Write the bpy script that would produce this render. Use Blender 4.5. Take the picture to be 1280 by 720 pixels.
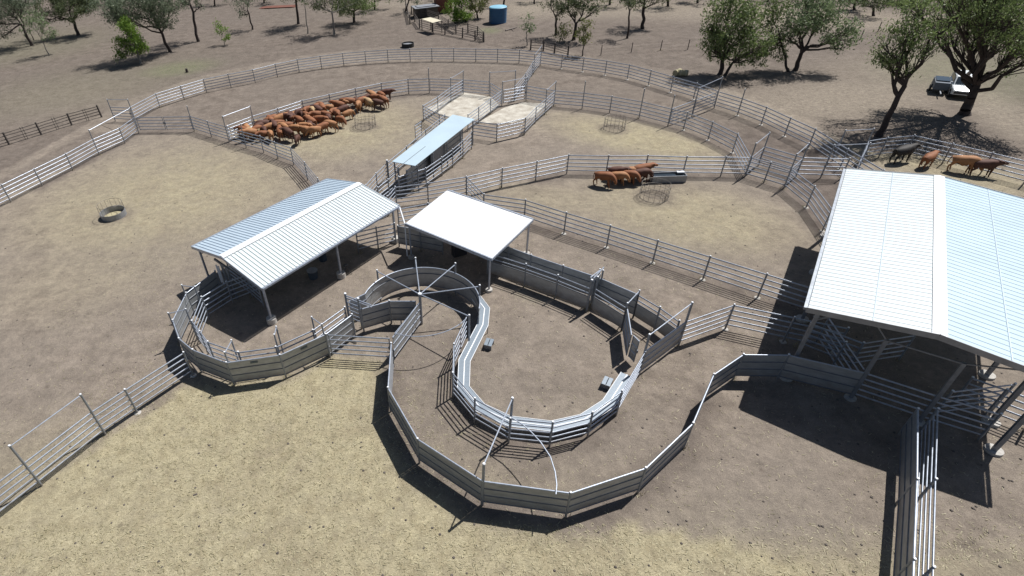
import bpy, math, random
import numpy as np
from mathutils import Vector, Matrix

# ------------------------------------------------------------------ scene, camera, light
S = bpy.context.scene
for o in list(bpy.data.objects):
    bpy.data.objects.remove(o)
C = S.collection

F_PX, CX, CY, CAM_H = 679.03, 513.29, 360.0, 21.8      # calibrated on fence posts and shadows
PITCH, ROLL = 0.6471, 0.0751
_fw = np.array([0, math.cos(PITCH), -math.sin(PITCH)])
_rt = np.array([1.0, 0, 0])
_dn = np.cross(_fw, _rt)
RT = math.cos(ROLL) * _rt + math.sin(ROLL) * _dn
DN = -math.sin(ROLL) * _rt + math.cos(ROLL) * _dn
MM = np.array([RT, DN, _fw])

cam_data = bpy.data.cameras.new('camera')
cam = bpy.data.objects.new('camera', cam_data)
C.objects.link(cam)
cam.matrix_world = Matrix(((RT[0], -DN[0], -_fw[0], 0), (RT[1], -DN[1], -_fw[1], 0),
                           (RT[2], -DN[2], -_fw[2], CAM_H), (0, 0, 0, 1)))
cam_data.sensor_width = 36.0
cam_data.lens = F_PX / 1280 * 36
cam_data.shift_x = (640 - CX) / 1280
cam_data.clip_start = 0.1
cam_data.clip_end = 4000
S.camera = cam

SUN_DIR = Vector((0.525, 0.36, 1.0)).normalized()       # towards the sun
elev = math.asin(SUN_DIR.z)
azim = math.atan2(SUN_DIR.x, SUN_DIR.y)
W = bpy.data.worlds.new('World')
S.world = W
W.use_nodes = True
nt = W.node_tree
sky = nt.nodes.new('ShaderNodeTexSky')
sky.sky_type = 'NISHITA'
sky.sun_disc = False
sky.sun_elevation = elev
sky.sun_rotation = azim
sky.altitude = 200
bg = nt.nodes['Background']
nt.links.new(sky.outputs[0], bg.inputs[0])
bg.inputs[1].default_value = 0.05
sl = bpy.data.lights.new('sun', 'SUN')
sl.energy = 5.0
sl.angle = math.radians(0.5)
sl.color = (1.0, 0.975, 0.94)
so = bpy.data.objects.new('sun', sl)
so.rotation_euler = SUN_DIR.to_track_quat('Z', 'Y').to_euler()
so.location = (0, 0, 60)
C.objects.link(so)
S.view_settings.view_transform = 'Standard'
S.view_settings.look = 'None'
S.view_settings.exposure = 0.27
S.view_settings.gamma = 1.0
S.view_settings.use_curve_mapping = False


def at(x, y, z=0.0):
    """photo pixel -> world point on the level plane of height z"""
    v = MM.T @ np.array([x - CX, y - CY, F_PX])
    t = (z - CAM_H) / v[2]
    return Vector((v[0] * t, v[1] * t, z))


# ------------------------------------------------------------------ materials
def nodes_of(name):
    m = bpy.data.materials.new(name)
    m.use_nodes = True
    return m, m.node_tree, m.node_tree.nodes['Principled BSDF']


def mat(name, col, rough=0.6, metal=0.0, var=0.12, scale=3.0, bump=0.0, bscale=30.0, spec=None, col2=None, stretch=None):
    m, t, p = nodes_of(name)
    n = t.nodes.new('ShaderNodeTexNoise')
    n.inputs['Scale'].default_value = scale
    n.inputs['Detail'].default_value = 6
    n.inputs['Roughness'].default_value = 0.65
    tc = t.nodes.new('ShaderNodeTexCoord')
    if stretch:
        mp = t.nodes.new('ShaderNodeMapping')
        mp.inputs['Scale'].default_value = stretch
        t.links.new(tc.outputs['Object'], mp.inputs[0])
        t.links.new(mp.outputs[0], n.inputs['Vector'])
    else:
        t.links.new(tc.outputs['Object'], n.inputs['Vector'])
    r = t.nodes.new('ShaderNodeValToRGB')
    c2 = col2 or tuple(min(1, c * (1 + var)) for c in col)
    c1 = tuple(c * (1 - var) for c in col)
    r.color_ramp.elements[0].position = 0.3
    r.color_ramp.elements[0].color = (*c1, 1)
    r.color_ramp.elements[1].position = 0.7
    r.color_ramp.elements[1].color = (*c2, 1)
    t.links.new(n.outputs['Fac'], r.inputs[0])
    t.links.new(r.outputs[0], p.inputs['Base Color'])
    p.inputs['Roughness'].default_value = rough
    p.inputs['Metallic'].default_value = metal
    if spec is not None:
        p.inputs['Specular IOR Level'].default_value = spec
    if bump:
        n2 = t.nodes.new('ShaderNodeTexNoise')
        n2.inputs['Scale'].default_value = bscale
        n2.inputs['Detail'].default_value = 4
        t.links.new(tc.outputs['Object'], n2.inputs['Vector'])
        b = t.nodes.new('ShaderNodeBump')
        b.inputs['Strength'].default_value = bump
        t.links.new(n2.outputs['Fac'], b.inputs['Height'])
        t.links.new(b.outputs[0], p.inputs['Normal'])
    return m


M = {}
M['galv'] = mat('galvanised_steel', (0.40, 0.44, 0.51), 0.4, 0.45, 0.22, 5)
M['galv_dull'] = mat('weathered_galvanised_steel', (0.26, 0.285, 0.32), 0.5, 0.45, 0.25, 4)
M['cap'] = mat('post_cap_plastic', (0.8, 0.82, 0.85), 0.35, 0.0, 0.05)
M['sheet'] = mat('galvanised_sheet', (0.36, 0.375, 0.385), 0.42, 0.35, 0.22, 1.6, stretch=(1, 1, 3))
M['roofA'] = mat('sunlit_roof_sheet', (0.58, 0.63, 0.64), 0.45, 0.0, 0.05, 0.6)  # brightness of the sunlit slopes is put into this colour
M['roofB'] = mat('sky_tinted_zinc_sheet', (0.45, 0.54, 0.62), 0.42, 0.05, 0.05, 0.6)  # blue sky reflection of the gable shed's back slope, put into the colour
M['roofD'] = mat('pale_blue_sky_tint_sheet', (0.44, 0.55, 0.62), 0.42, 0.05, 0.06, 0.5)  # big shed's right slope: sky reflection put into the colour; also the shelter roof
M['roofC'] = mat('plain_white_roof', (0.70, 0.71, 0.72), 0.4, 0.0, 0.02, 0.4, col2=(0.74, 0.75, 0.76))
M['flash'] = mat('ridge_flashing', (0.86, 0.87, 0.88), 0.35, 0.1, 0.03)
M['steel_dark'] = mat('structural_steel', (0.20, 0.215, 0.24), 0.5, 0.3, 0.2)
M['conc'] = mat('concrete_footing', (0.42, 0.40, 0.37), 0.85, 0, 0.2, 6, 0.3)
M['slab'] = mat('dusty_concrete', (0.33, 0.29, 0.235), 0.9, 0, 0.1, 1.1, 0.3, 12, col2=(0.56, 0.53, 0.46))
M['walk'] = mat('walkway_tread', (0.21, 0.25, 0.29), 0.45, 0.2, 0.1, 8)
M['timber'] = mat('weathered_timber', (0.10, 0.085, 0.075), 0.9, 0, 0.35, 5, 0.4)
M['timber_pale'] = mat('bleached_timber', (0.22, 0.19, 0.17), 0.9, 0, 0.3, 5, 0.4)
M['rust'] = mat('rusty_iron', (0.16, 0.06, 0.04), 0.8, 0.1, 0.3, 3)
M['tank'] = mat('blue_tank_plastic', (0.02, 0.10, 0.22), 0.45, 0, 0.1, 2)
M['drum'] = mat('dull_blue_grey', (0.06, 0.08, 0.10), 0.6)
M['tank_top'] = mat('tank_lid_blue', (0.22, 0.45, 0.58), 0.5, 0, 0.1, 2)
M['rubber'] = mat('black_rubber', (0.03, 0.03, 0.03), 0.85)
M['wire'] = mat('rusted_pipe', (0.20, 0.18, 0.16), 0.6, 0.4, 0.3, 6)
M['hay'] = mat('hay', (0.36, 0.32, 0.20), 0.95, 0, 0.3, 20, 0.6)
M['black'] = mat('dark_sheeting', (0.03, 0.03, 0.035), 0.5)
M['grey_sheet'] = mat('grey_corrugated_iron', (0.28, 0.29, 0.31), 0.5, 0.4, 0.2, 2)
M['sand'] = mat('pale_sheeting', (0.58, 0.53, 0.40), 0.8, 0, 0.12, 2)
M['carpaint'] = mat('white_car_paint', (0.72, 0.75, 0.76), 0.25, 0.0, 0.03)
M['cargrey'] = mat('grey_blue_canvas', (0.10, 0.125, 0.16), 0.6, 0, 0.1)
M['glass'] = mat('car_glass', (0.03, 0.04, 0.05), 0.08, 0, 0.05, spec=0.8)
M['lamp'] = mat('headlight_glass', (0.75, 0.78, 0.8), 0.1)
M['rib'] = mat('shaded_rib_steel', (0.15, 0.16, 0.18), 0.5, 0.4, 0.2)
M['plate'] = mat('maker_plate', (0.10, 0.13, 0.14), 0.5)
M['cow_r'] = mat('red_brown_hide', (0.22, 0.082, 0.032), 0.75, 0, 0.35, 1.6, 0.1)
M['cow_d'] = mat('dark_brown_hide', (0.085, 0.033, 0.02), 0.75, 0, 0.3, 1.6, 0.1)
M['cow_t'] = mat('tan_hide', (0.33, 0.155, 0.066), 0.75, 0, 0.3, 1.6, 0.1)
M['cow_c'] = mat('cream_hide', (0.40, 0.27, 0.14), 0.75, 0, 0.25, 1.6, 0.1)
M['cow_b'] = mat('black_hide', (0.018, 0.015, 0.014), 0.7, 0, 0.3, 1.6, 0.1)
M['bark_d'] = mat('dark_bark', (0.055, 0.042, 0.038), 0.95, 0, 0.4, 3, 0.6, 10, stretch=(1, 1, .3))
M['bark_p'] = mat('pale_bark', (0.22, 0.20, 0.18), 0.9, 0, 0.35, 2, 0.4, 8, stretch=(1, 1, .3))


def muddy(name, h0=.25, h1=.75):
    # dried mud splashed up the foot of the steel sheets
    m = M[name]; t = m.node_tree; p = t.nodes['Principled BSDF']
    tc = t.nodes.new('ShaderNodeTexCoord'); sx = t.nodes.new('ShaderNodeSeparateXYZ')
    t.links.new(tc.outputs['Object'], sx.inputs[0])
    n = t.nodes.new('ShaderNodeTexNoise'); n.inputs['Scale'].default_value = 3.5; n.inputs['Detail'].default_value = 7; n.inputs['Roughness'].default_value = .75
    t.links.new(tc.outputs['Object'], n.inputs['Vector'])
    a = t.nodes.new('ShaderNodeMath'); a.operation = 'MULTIPLY_ADD'; a.inputs[1].default_value = -1.1; a.inputs[2].default_value = .62
    t.links.new(n.outputs['Fac'], a.inputs[0])
    b = t.nodes.new('ShaderNodeMath'); b.operation = 'ADD'
    t.links.new(sx.outputs['Z'], b.inputs[0]); t.links.new(a.outputs[0], b.inputs[1])
    mr = t.nodes.new('ShaderNodeMapRange'); mr.inputs[1].default_value = h1; mr.inputs[2].default_value = h0; mr.inputs[3].default_value = 0; mr.inputs[4].default_value = .8
    t.links.new(b.outputs[0], mr.inputs[0])
    mx = t.nodes.new('ShaderNodeMix'); mx.data_type = 'RGBA'
    src = p.inputs['Base Color'].links[0].from_socket
    t.links.new(mr.outputs[0], mx.inputs[0]); t.links.new(src, mx.inputs[6]); mx.inputs[7].default_value = (0.23, 0.19, 0.15, 1)
    t.links.new(mx.outputs[2], p.inputs['Base Color'])
    inv = t.nodes.new('ShaderNodeMath'); inv.operation = 'MULTIPLY_ADD'; inv.inputs[1].default_value = -.4; inv.inputs[2].default_value = p.inputs['Metallic'].default_value
    inv.use_clamp = True
    t.links.new(mr.outputs[0], inv.inputs[0]); t.links.new(inv.outputs[0], p.inputs['Metallic'])


muddy('sheet'); muddy('galv', .15, .55); muddy('galv_dull', .1, .4)


def leafmat(name, a, b):
    m, t, p = nodes_of(name)
    g = t.nodes.new('ShaderNodeNewGeometry')
    r = t.nodes.new('ShaderNodeValToRGB')
    r.color_ramp.elements[0].color = (*a, 1)
    r.color_ramp.elements[1].color = (*b, 1)
    t.links.new(g.outputs['Random Per Island'], r.inputs[0])
    t.links.new(r.outputs[0], p.inputs['Base Color'])
    p.inputs['Roughness'].default_value = 0.55
    p.inputs['Specular IOR Level'].default_value = 0.35
    tr = t.nodes.new('ShaderNodeBsdfTranslucent')
    mx = t.nodes.new('ShaderNodeMixShader')
    mx.inputs[0].default_value = 0.4
    t.links.new(r.outputs[0], tr.inputs['Color'])
    t.links.new(p.outputs[0], mx.inputs[1])
    t.links.new(tr.outputs[0], mx.inputs[2])
    t.links.new(mx.outputs[0], t.nodes['Material Output'].inputs['Surface'])
    return m


M['leaf_dark'] = leafmat('dark_gum_leaves', (0.045, 0.062, 0.028), (0.14, 0.175, 0.075))
M['leaf_mid'] = leafmat('gum_leaves', (0.08, 0.12, 0.04), (0.25, 0.32, 0.12))
M['leaf_bright'] = leafmat('bright_leaves', (0.07, 0.14, 0.018), (0.24, 0.36, 0.06))
M['leaf_grey'] = leafmat('grey_gum_leaves', (0.075, 0.098, 0.06), (0.22, 0.265, 0.17))
M['leaf_pale'] = leafmat('pale_gum_leaves', (0.09, 0.13, 0.06), (0.26, 0.33, 0.17))
M['leaf_olive'] = leafmat('olive_leaves', (0.07, 0.085, 0.02), (0.20, 0.22, 0.07))


# ------------------------------------------------------------------ object helpers
def tag(o, label=None, cat=None, group=None, kind=None):
    if label: o['label'] = label
    if cat: o['category'] = cat
    if group: o['group'] = group
    if kind: o['kind'] = kind
    return o


def thing(name, label, cat, loc, group=None, rz=0.0):
    o = bpy.data.objects.new(name, None)
    o.empty_display_size = 0.3
    C.objects.link(o)
    o.location = loc
    o.rotation_euler = (0, 0, rz)
    return tag(o, label, cat, group)


class MB:
    def __init__(s):
        s.v = []
        s.f = []

    def poly(s, pts):
        i = len(s.v)
        s.v += [tuple(p) for p in pts]
        s.f.append(tuple(range(i, i + len(pts))))

    def box(s, c, size, rz=0.0, ax=None):
        """box centred at c; ax = (u, v, w) unit axes"""
        if ax is None:
            ax = (Vector((math.cos(rz), math.sin(rz), 0)), Vector((-math.sin(rz), math.cos(rz), 0)), Vector((0, 0, 1)))
        c = Vector(c)
        i = len(s.v)
        for dz in (-.5, .5):
            for dx, dy in ((-.5, -.5), (.5, -.5), (.5, .5), (-.5, .5)):
                s.v.append(tuple(c + ax[0] * dx * size[0] + ax[1] * dy * size[1] + ax[2] * dz * size[2]))
        for q in ((0, 3, 2, 1), (4, 5, 6, 7), (0, 1, 5, 4), (1, 2, 6, 5), (2, 3, 7, 6), (3, 0, 4, 7)):
            s.f.append(tuple(i + k for k in q))

    def beam(s, a, b, w, h):
        """rectangular bar from a to b, w sideways, h upwards"""
        a = Vector(a); b = Vector(b)
        d = (b - a)
        L = d.length
        if L < 1e-6: return
        d.normalize()
        up = Vector((0, 0, 1)) if abs(d.z) < 0.95 else Vector((1, 0, 0))
        sd = d.cross(up).normalized()
        u2 = sd.cross(d).normalized()
        s.box((a + b) / 2, (L, w, h), ax=(d, sd, u2))

    def tube(s, a, b, r, r2=None, n=8, flat=1.0, cap=True):
        """flat<1 squashes the section sideways (oval rail)"""
        a = Vector(a); b = Vector(b)
        if r2 is None: r2 = r
        d = b - a
        if d.length < 1e-6: return
        d.normalize()
        up = Vector((0, 0, 1)) if abs(d.z) < 0.95 else Vector((1, 0, 0))
        sd = d.cross(up).normalized()
        u2 = sd.cross(d).normalized()
        i = len(s.v)
        for p, rr in ((a, r), (b, r2)):
            for k in range(n):
                t = 2 * math.pi * (k + .5) / n
                s.v.append(tuple(p + sd * math.cos(t) * rr * flat + u2 * math.sin(t) * rr))
        for k in range(n):
            k2 = (k + 1) % n
            s.f.append((i + k, i + k2, i + n + k2, i + n + k))
        if cap:
            s.f.append(tuple(i + k for k in reversed(range(n))))
            s.f.append(tuple(i + n + k for k in range(n)))

    def path(s, pts, r, n=8, flat=1.0):
        for a, b in zip(pts[:-1], pts[1:]):
            s.tube(a, b, r, n=n, flat=flat)

    def disc(s, c, r, z0, z1, n=20, r2=None):
        s.tube(Vector((c[0], c[1], z0)), Vector((c[0], c[1], z1)), r, r2, n=n)

    def slab(s, pts, z0, z1):
        """polygon prism"""
        n = len(pts)
        i = len(s.v)
        for z in (z0, z1):
            for p in pts:
                s.v.append((p[0], p[1], z))
        s.f.append(tuple(i + k for k in reversed(range(n))))
        s.f.append(tuple(i + n + k for k in range(n)))
        for k in range(n):
            k2 = (k + 1) % n
            s.f.append((i + k, i + k2, i + n + k2, i + n + k))

    def build(s, name, m, parent=None, smooth=False, world=True):
        me = bpy.data.meshes.new(name)
        org = Vector((0, 0, 0))
        inv = None
        if parent is not None and world:
            inv = (Matrix.Translation(parent_loc(parent)) @ Matrix.Rotation(parent_rz(parent), 4, 'Z')).inverted()
            vv = [tuple(inv @ Vector(p)) for p in s.v]
        else:
            vv = s.v
        me.from_pydata(vv, [], s.f)
        me.materials.append(m)
        if smooth:
            me.polygons.foreach_set('use_smooth', [True] * len(me.polygons))
        me.update()
        o = bpy.data.objects.new(name, me)
        C.objects.link(o)
        if parent is not None:
            o.parent = parent
        return o


def parent_loc(p):
    v = Vector(p.location)
    if p.parent: v = v + parent_loc(p.parent)
    return v


def parent_rz(p):
    return p.rotation_euler.z


def V2(p, z): return Vector((p[0], p[1], z))


# ------------------------------------------------------------------ ground
def ground():
    xs = np.concatenate([[-1500, -900, -500, -300, -220, -180], np.arange(-150, 150.1, 0.55), [180, 220, 300, 500, 900, 1500]])
    ys = np.concatenate([[-600, -200, -60, -20, 0], np.arange(4, 190, 0.5), [220, 250, 300, 400, 600, 1000, 2000]])
    X, Y = np.meshgrid(xs, ys)
    nx, ny = len(xs), len(ys)
    V = np.zeros((nx * ny, 3))
    V[:, 0] = X.ravel(); V[:, 1] = Y.ravel()
    rng = np.random.RandomState(4)
    # gentle unevenness
    V[:, 2] = 0.0
    i = np.arange(nx * ny).reshape(ny, nx)
    Fq = np.stack([i[:-1, :-1].ravel(), i[:-1, 1:].ravel(), i[1:, 1:].ravel(), i[1:, :-1].ravel()], 1)
    me = bpy.data.meshes.new('ground')
    me.vertices.add(len(V)); me.vertices.foreach_set('co', V.ravel())
    me.loops.add(Fq.size); me.loops.foreach_set('vertex_index', Fq.ravel())
    me.polygons.add(len(Fq)); me.polygons.foreach_set('loop_start', np.arange(len(Fq)) * 4)
    me.polygons.foreach_set('loop_total', np.full(len(Fq), 4))
    me.update(); me.validate()
    # where each point falls in the surveyed plan (kinds of ground cover)
    P = V - np.array([0, 0, CAM_H])
    c = P @ MM.T
    c[:, 2] = np.where(c[:, 2] < 0.5, 0.5, c[:, 2])
    px = CX + F_PX * c[:, 0] / c[:, 2]
    py = CY + F_PX * c[:, 1] / c[:, 2]

    def blob(cx, cy, rx, ry, ang=0, hard=2.0):
        a = math.radians(ang)
        dx, dy = px - cx, py - cy
        u = (dx * math.cos(a) + dy * math.sin(a)) / rx
        v = (-dx * math.sin(a) + dy * math.cos(a)) / ry
        return np.exp(-(u * u + v * v) ** hard)

    def inside(pts):
        ins = np.zeros(len(px), bool)
        n = len(pts)
        for k in range(n):
            x1, y1 = pts[k]; x2, y2 = pts[(k + 1) % n]
            cond = ((y1 > py) != (y2 > py))
            with np.errstate(divide='ignore', invalid='ignore'):
                xi = (x2 - x1) * (py - y1) / (y2 - y1) + x1
            ins ^= cond & (px < xi)
        return ins.astype(float)
    straw = np.zeros(len(px)); dark = np.zeros(len(px)); pale = np.zeros(len(px)); green = np.zeros(len(px))
    for b in [(200, 250, 220, 75, -12, .8), (120, 330, 190, 70, -20, .5), (330, 200, 60, 20, 20, .2), (430, 165, 120, 42, -10, .8),
              (500, 170, 60, 30, -20, .55), (800, 172, 140, 26, 10, .9), (860, 270, 170, 48, 10, .8), (700, 250, 120, 24, 5, .6),
              (1190, 215, 160, 24, 12, .8), (370, 500, 180, 40, 0, 1.0), (300, 620, 420, 110, 0, .95),
              (640, 720, 900, 60, 0, .85), (800, 660, 300, 60, 0, .3), (430, 460, 60, 20, 0, .9)]:
        straw = np.maximum(straw, b[5] * blob(*b[:5], 1.6))
    # the straw paddock in front of the curved walls
    straw = np.maximum(straw, 1.0 * inside([(-300, 830), (-150, 735), (30, 622), (137, 549), (235, 482), (300, 499), (358, 482), (412, 450), (487, 452), (484, 490), (520, 570), (603, 645), (713, 668), (800, 655), (1000, 700), (1110, 900)]))
    # lanes with bare trampled dirt
    for pts, a in [([(150, 150), (300, 95), (480, 78), (680, 84), (860, 116), (1000, 165), (1060, 215), (1030, 290), (985, 235), (930, 195), (840, 160), (740, 140), (520, 118), (400, 130), (280, 165), (170, 168)], .55),
                   ([(870, 150), (900, 128), (1010, 172), (1080, 235), (1030, 290), (985, 230), (925, 188)], 1.0),
                   ([(0, 225), (110, 165), (160, 165), (120, 190), (0, 245)], .6),
                   ([(480, 420), (560, 400), (570, 470), (640, 550), (700, 560), (690, 610), (600, 600), (520, 560), (488, 480)], .4),
                   ([(600, 400), (780, 470), (740, 515), (680, 522), (600, 490)], .08),
                   ([(620, 310), (1000, 400), (900, 440), (860, 530), (760, 600), (690, 560), (800, 430), (860, 400), (700, 330)], .12),
                   ([(-500, 260), (0, 215), (100, 160), (150, 128), (250, 95), (370, 70), (480, 58), (680, 60), (860, 92), (1000, 145), (1090, 190), (1300, 200), (1500, 230), (1900, -60), (700, -140), (-700, 40)], .8)]:
        m = inside(pts) * a
        straw = straw * (1 - m)
        dark = np.maximum(dark, m)
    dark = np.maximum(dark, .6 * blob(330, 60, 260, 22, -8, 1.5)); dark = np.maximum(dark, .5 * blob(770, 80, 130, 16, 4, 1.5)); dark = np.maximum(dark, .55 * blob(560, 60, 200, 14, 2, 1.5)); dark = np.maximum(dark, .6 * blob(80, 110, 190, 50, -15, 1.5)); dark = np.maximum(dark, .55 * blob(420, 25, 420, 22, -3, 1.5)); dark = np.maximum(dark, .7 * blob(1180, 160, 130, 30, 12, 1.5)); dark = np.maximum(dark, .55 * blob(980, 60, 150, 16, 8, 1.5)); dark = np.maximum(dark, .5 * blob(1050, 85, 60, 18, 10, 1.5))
    for b in [(980, 20, 360, 14, 3, .9), (730, 12, 260, 12, 0, .8), (1050, 125, 160, 30, -4, .9), (1250, 140, 90, 24, 30, .9),
              (660, 10, 40, 14, 0, 1), (1130, 90, 120, 26, 0, .55), (500, 5, 60, 6, 0, .7), (700, 520, 110, 18, -10, .4), (80, 130, 120, 30, -10, .3)]:
        pale = np.maximum(pale, .8 * b[5] * blob(*b[:5], 1.5))
    for b in [(1190, 85, 90, 24, 0, .5), (222, 86, 50, 9, -8, .8), (612, 38, 14, 4, 0, .8), (20, 60, 120, 20, -8, .35), (1270, 100, 60, 30, 0, .45), (658, 372, 20, 6, 20, .25), (100, 110, 160, 26, -10, .22)]:
        green = np.maximum(green, b[5] * blob(*b[:5], 1.5))
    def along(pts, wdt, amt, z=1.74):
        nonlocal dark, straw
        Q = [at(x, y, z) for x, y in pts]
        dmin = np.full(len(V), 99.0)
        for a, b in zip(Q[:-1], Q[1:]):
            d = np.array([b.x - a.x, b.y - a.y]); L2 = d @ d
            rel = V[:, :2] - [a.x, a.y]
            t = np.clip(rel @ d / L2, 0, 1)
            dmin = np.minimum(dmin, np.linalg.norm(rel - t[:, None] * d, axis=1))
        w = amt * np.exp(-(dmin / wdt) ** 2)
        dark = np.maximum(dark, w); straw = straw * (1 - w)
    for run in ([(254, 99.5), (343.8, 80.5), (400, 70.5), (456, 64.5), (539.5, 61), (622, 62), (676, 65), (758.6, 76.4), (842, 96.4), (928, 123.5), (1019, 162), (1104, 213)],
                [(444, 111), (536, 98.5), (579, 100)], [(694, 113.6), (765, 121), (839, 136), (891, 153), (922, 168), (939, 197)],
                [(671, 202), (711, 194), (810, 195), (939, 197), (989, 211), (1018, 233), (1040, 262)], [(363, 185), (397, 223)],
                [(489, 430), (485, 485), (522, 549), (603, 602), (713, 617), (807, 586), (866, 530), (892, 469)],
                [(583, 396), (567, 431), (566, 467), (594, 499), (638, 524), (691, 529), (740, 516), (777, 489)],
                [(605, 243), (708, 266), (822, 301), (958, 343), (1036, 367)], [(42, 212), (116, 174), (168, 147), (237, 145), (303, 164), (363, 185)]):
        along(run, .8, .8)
    for c_ in ((457, 158), (767, 161), (817, 246), (143, 270), (833, 225)):
        g_ = at(*c_); w = .75 * np.exp(-(np.hypot(V[:, 0] - g_.x, V[:, 1] - g_.y) / 1.7) ** 4)
        dark = np.maximum(dark, w); straw = straw * (1 - .6 * w)
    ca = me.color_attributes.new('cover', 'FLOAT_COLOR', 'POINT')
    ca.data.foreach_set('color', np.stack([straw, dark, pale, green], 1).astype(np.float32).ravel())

    m, t, p = nodes_of('station_dirt')
    L = t.links
    N = t.nodes.new
    tc = N('ShaderNodeTexCoord')
    at_ = N('ShaderNodeAttribute'); at_.attribute_name = 'cover'
    sep = N('ShaderNodeSeparateColor'); L.new(at_.outputs['Color'], sep.inputs[0])

    def noise(scale, det=6, rough=.6, vec=None, dist=0):
        n = N('ShaderNodeTexNoise')
        n.inputs['Scale'].default_value = scale
        n.inputs['Detail'].default_value = det
        n.inputs['Roughness'].default_value = rough
        n.inputs['Distortion'].default_value = dist
        L.new(vec or tc.outputs['Object'], n.inputs['Vector'])
        return n.outputs['Fac']

    def ramp(f, a, b, ca_=(0, 0, 0), cb=(1, 1, 1)):
        r = N('ShaderNodeValToRGB')
        r.color_ramp.elements[0].position = a; r.color_ramp.elements[0].color = (*ca_, 1)
        r.color_ramp.elements[1].position = b; r.color_ramp.elements[1].color = (*cb, 1)
        L.new(f, r.inputs[0]); return r.outputs[0]

    def math_(op, a, b=None, clamp=False):
        n = N('ShaderNodeMath'); n.operation = op; n.use_clamp = clamp
        for k, q in enumerate((a, b)):
            if q is None: continue
            if isinstance(q, (int, float)): n.inputs[k].default_value = q
            else: L.new(q, n.inputs[k])
        return n.outputs[0]

    def mix(f, a, b, mode='MIX'):
        n = N('ShaderNodeMix'); n.data_type = 'RGBA'; n.blend_type = mode
        if isinstance(f, (int, float)): n.inputs[0].default_value = f
        else: L.new(f, n.inputs[0])
        for k, q in ((6, a), (7, b)):
            if isinstance(q, tuple): n.inputs[k].default_value = (*q, 1)
            else: L.new(q, n.inputs[k])
        return n.outputs[2]
    big = noise(0.07, 5, .6)
    med = noise(0.6, 8, .7)
    fine = noise(12.0, 8, .85)
    vfine = noise(22.0, 5, .9)
    grit = noise(3.0, 10, .8)
    dirt = mix(ramp(med, .35, .68), (0.165, 0.137, 0.113), (0.315, 0.266, 0.220))
    dirt = mix(ramp(big, .35, .65), dirt, (0.228, 0.196, 0.164), 'MIX')
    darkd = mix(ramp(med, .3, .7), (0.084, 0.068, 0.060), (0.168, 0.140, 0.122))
    def blades(rot, sc):
        mp = N('ShaderNodeMapping'); mp.inputs['Rotation'].default_value = (0, 0, rot); mp.inputs['Scale'].default_value = (sc, sc * 4.5, 1)
        L.new(tc.outputs['Object'], mp.inputs[0])
        return noise(1.0, 5, .8, vec=mp.outputs[0], dist=.6)
    bl = math_('MULTIPLY', math_('ADD', blades(.4, 5.5), math_('ADD', blades(1.5, 4.5), blades(2.6, 7.0))), .3333)
    patch = noise(1.3, 7, .72)
    strw = mix(ramp(bl, .36, .64), (0.20, 0.170, 0.105), (0.54, 0.485, 0.33))
    strw = mix(math_('MULTIPLY', ramp(patch, .46, .66), .6), strw, (0.24, 0.20, 0.125))
    strw = mix(math_('MULTIPLY', ramp(noise(.22, 5, .6), .50, .68), .45), strw, (0.235, 0.195, 0.135))
    palec = mix(ramp(grit, .35, .65), (0.24, 0.205, 0.162), (0.36, 0.315, 0.25))
    greenc = mix(ramp(fine, .4, .6), (0.10, 0.12, 0.05), (0.21, 0.23, 0.13))
    # break the cover masks up
    brk = math_('SUBTRACT', math_('MULTIPLY', math_('ADD', med, fine), 0.9), 0.9)

    def mask(ch, gain=1.6):
        return math_('ADD', sep.outputs[ch] if isinstance(ch, str) else ch, math_('MULTIPLY', brk, gain), True)
    gate = lambda ch: math_('MULTIPLY', math_('MULTIPLY', sep.outputs[ch], 1.0), mask(ch), True)
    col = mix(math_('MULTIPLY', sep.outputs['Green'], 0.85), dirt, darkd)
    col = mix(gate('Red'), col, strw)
    col = mix(math_('MULTIPLY', sep.outputs['Blue'], ramp(grit, .2, .6)), col, palec)
    col = mix(math_('MULTIPLY', at_.outputs['Alpha'], ramp(grit, .35, .6)), col, greenc)
    # grit, manure specks and straw flecks
    col = mix(ramp(vfine, .60, .70), col, (0.42, 0.38, 0.28), 'MIX')
    vor = N('ShaderNodeTexVoronoi'); vor.inputs['Scale'].default_value = 1.1
    vor.inputs['Randomness'].default_value = 1
    L.new(tc.outputs['Object'], vor.inputs['Vector'])
    spk = math_('MULTIPLY', ramp(vor.outputs['Distance'], .09, .20, (1, 1, 1), (0, 0, 0)), ramp(noise(.5, 5, .8), .50, .62))
    col = mix(math_('MULTIPLY', spk, .45), col, (0.07, 0.055, 0.045))
    col = mix(ramp(grit, .28, .46, (.5, .5, .5), (0, 0, 0)), col, (0.12, 0.10, 0.085))
    mul = N('ShaderNodeMix'); mul.data_type = 'RGBA'; mul.blend_type = 'MULTIPLY'; mul.inputs[0].default_value = 1
    L.new(col, mul.inputs[6])
    L.new(ramp(vfine, .36, .64, (.70, .70, .70), (1.24, 1.24, 1.24)), mul.inputs[7])
    mott = noise(1.7, 12, .88)
    mul2 = N('ShaderNodeMix'); mul2.data_type = 'RGBA'; mul2.blend_type = 'MULTIPLY'; mul2.inputs[0].default_value = 1
    L.new(mul.outputs[2], mul2.inputs[6])
    L.new(ramp(mott, .36, .64, (.74, .74, .75), (1.24, 1.23, 1.21)), mul2.inputs[7])
    L.new(mul2.outputs[2], p.inputs['Base Color'])
    p.inputs['Roughness'].default_value = 0.95
    p.inputs['Specular IOR Level'].default_value = 0.1
    h = math_('ADD', math_('MULTIPLY', grit, 0.10), math_('ADD', math_('MULTIPLY', fine, .012), math_('MULTIPLY', med, .14)))
    b = N('ShaderNodeBump'); b.inputs['Strength'].default_value = 0.75; b.inputs['Distance'].default_value = 1.0
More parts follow.
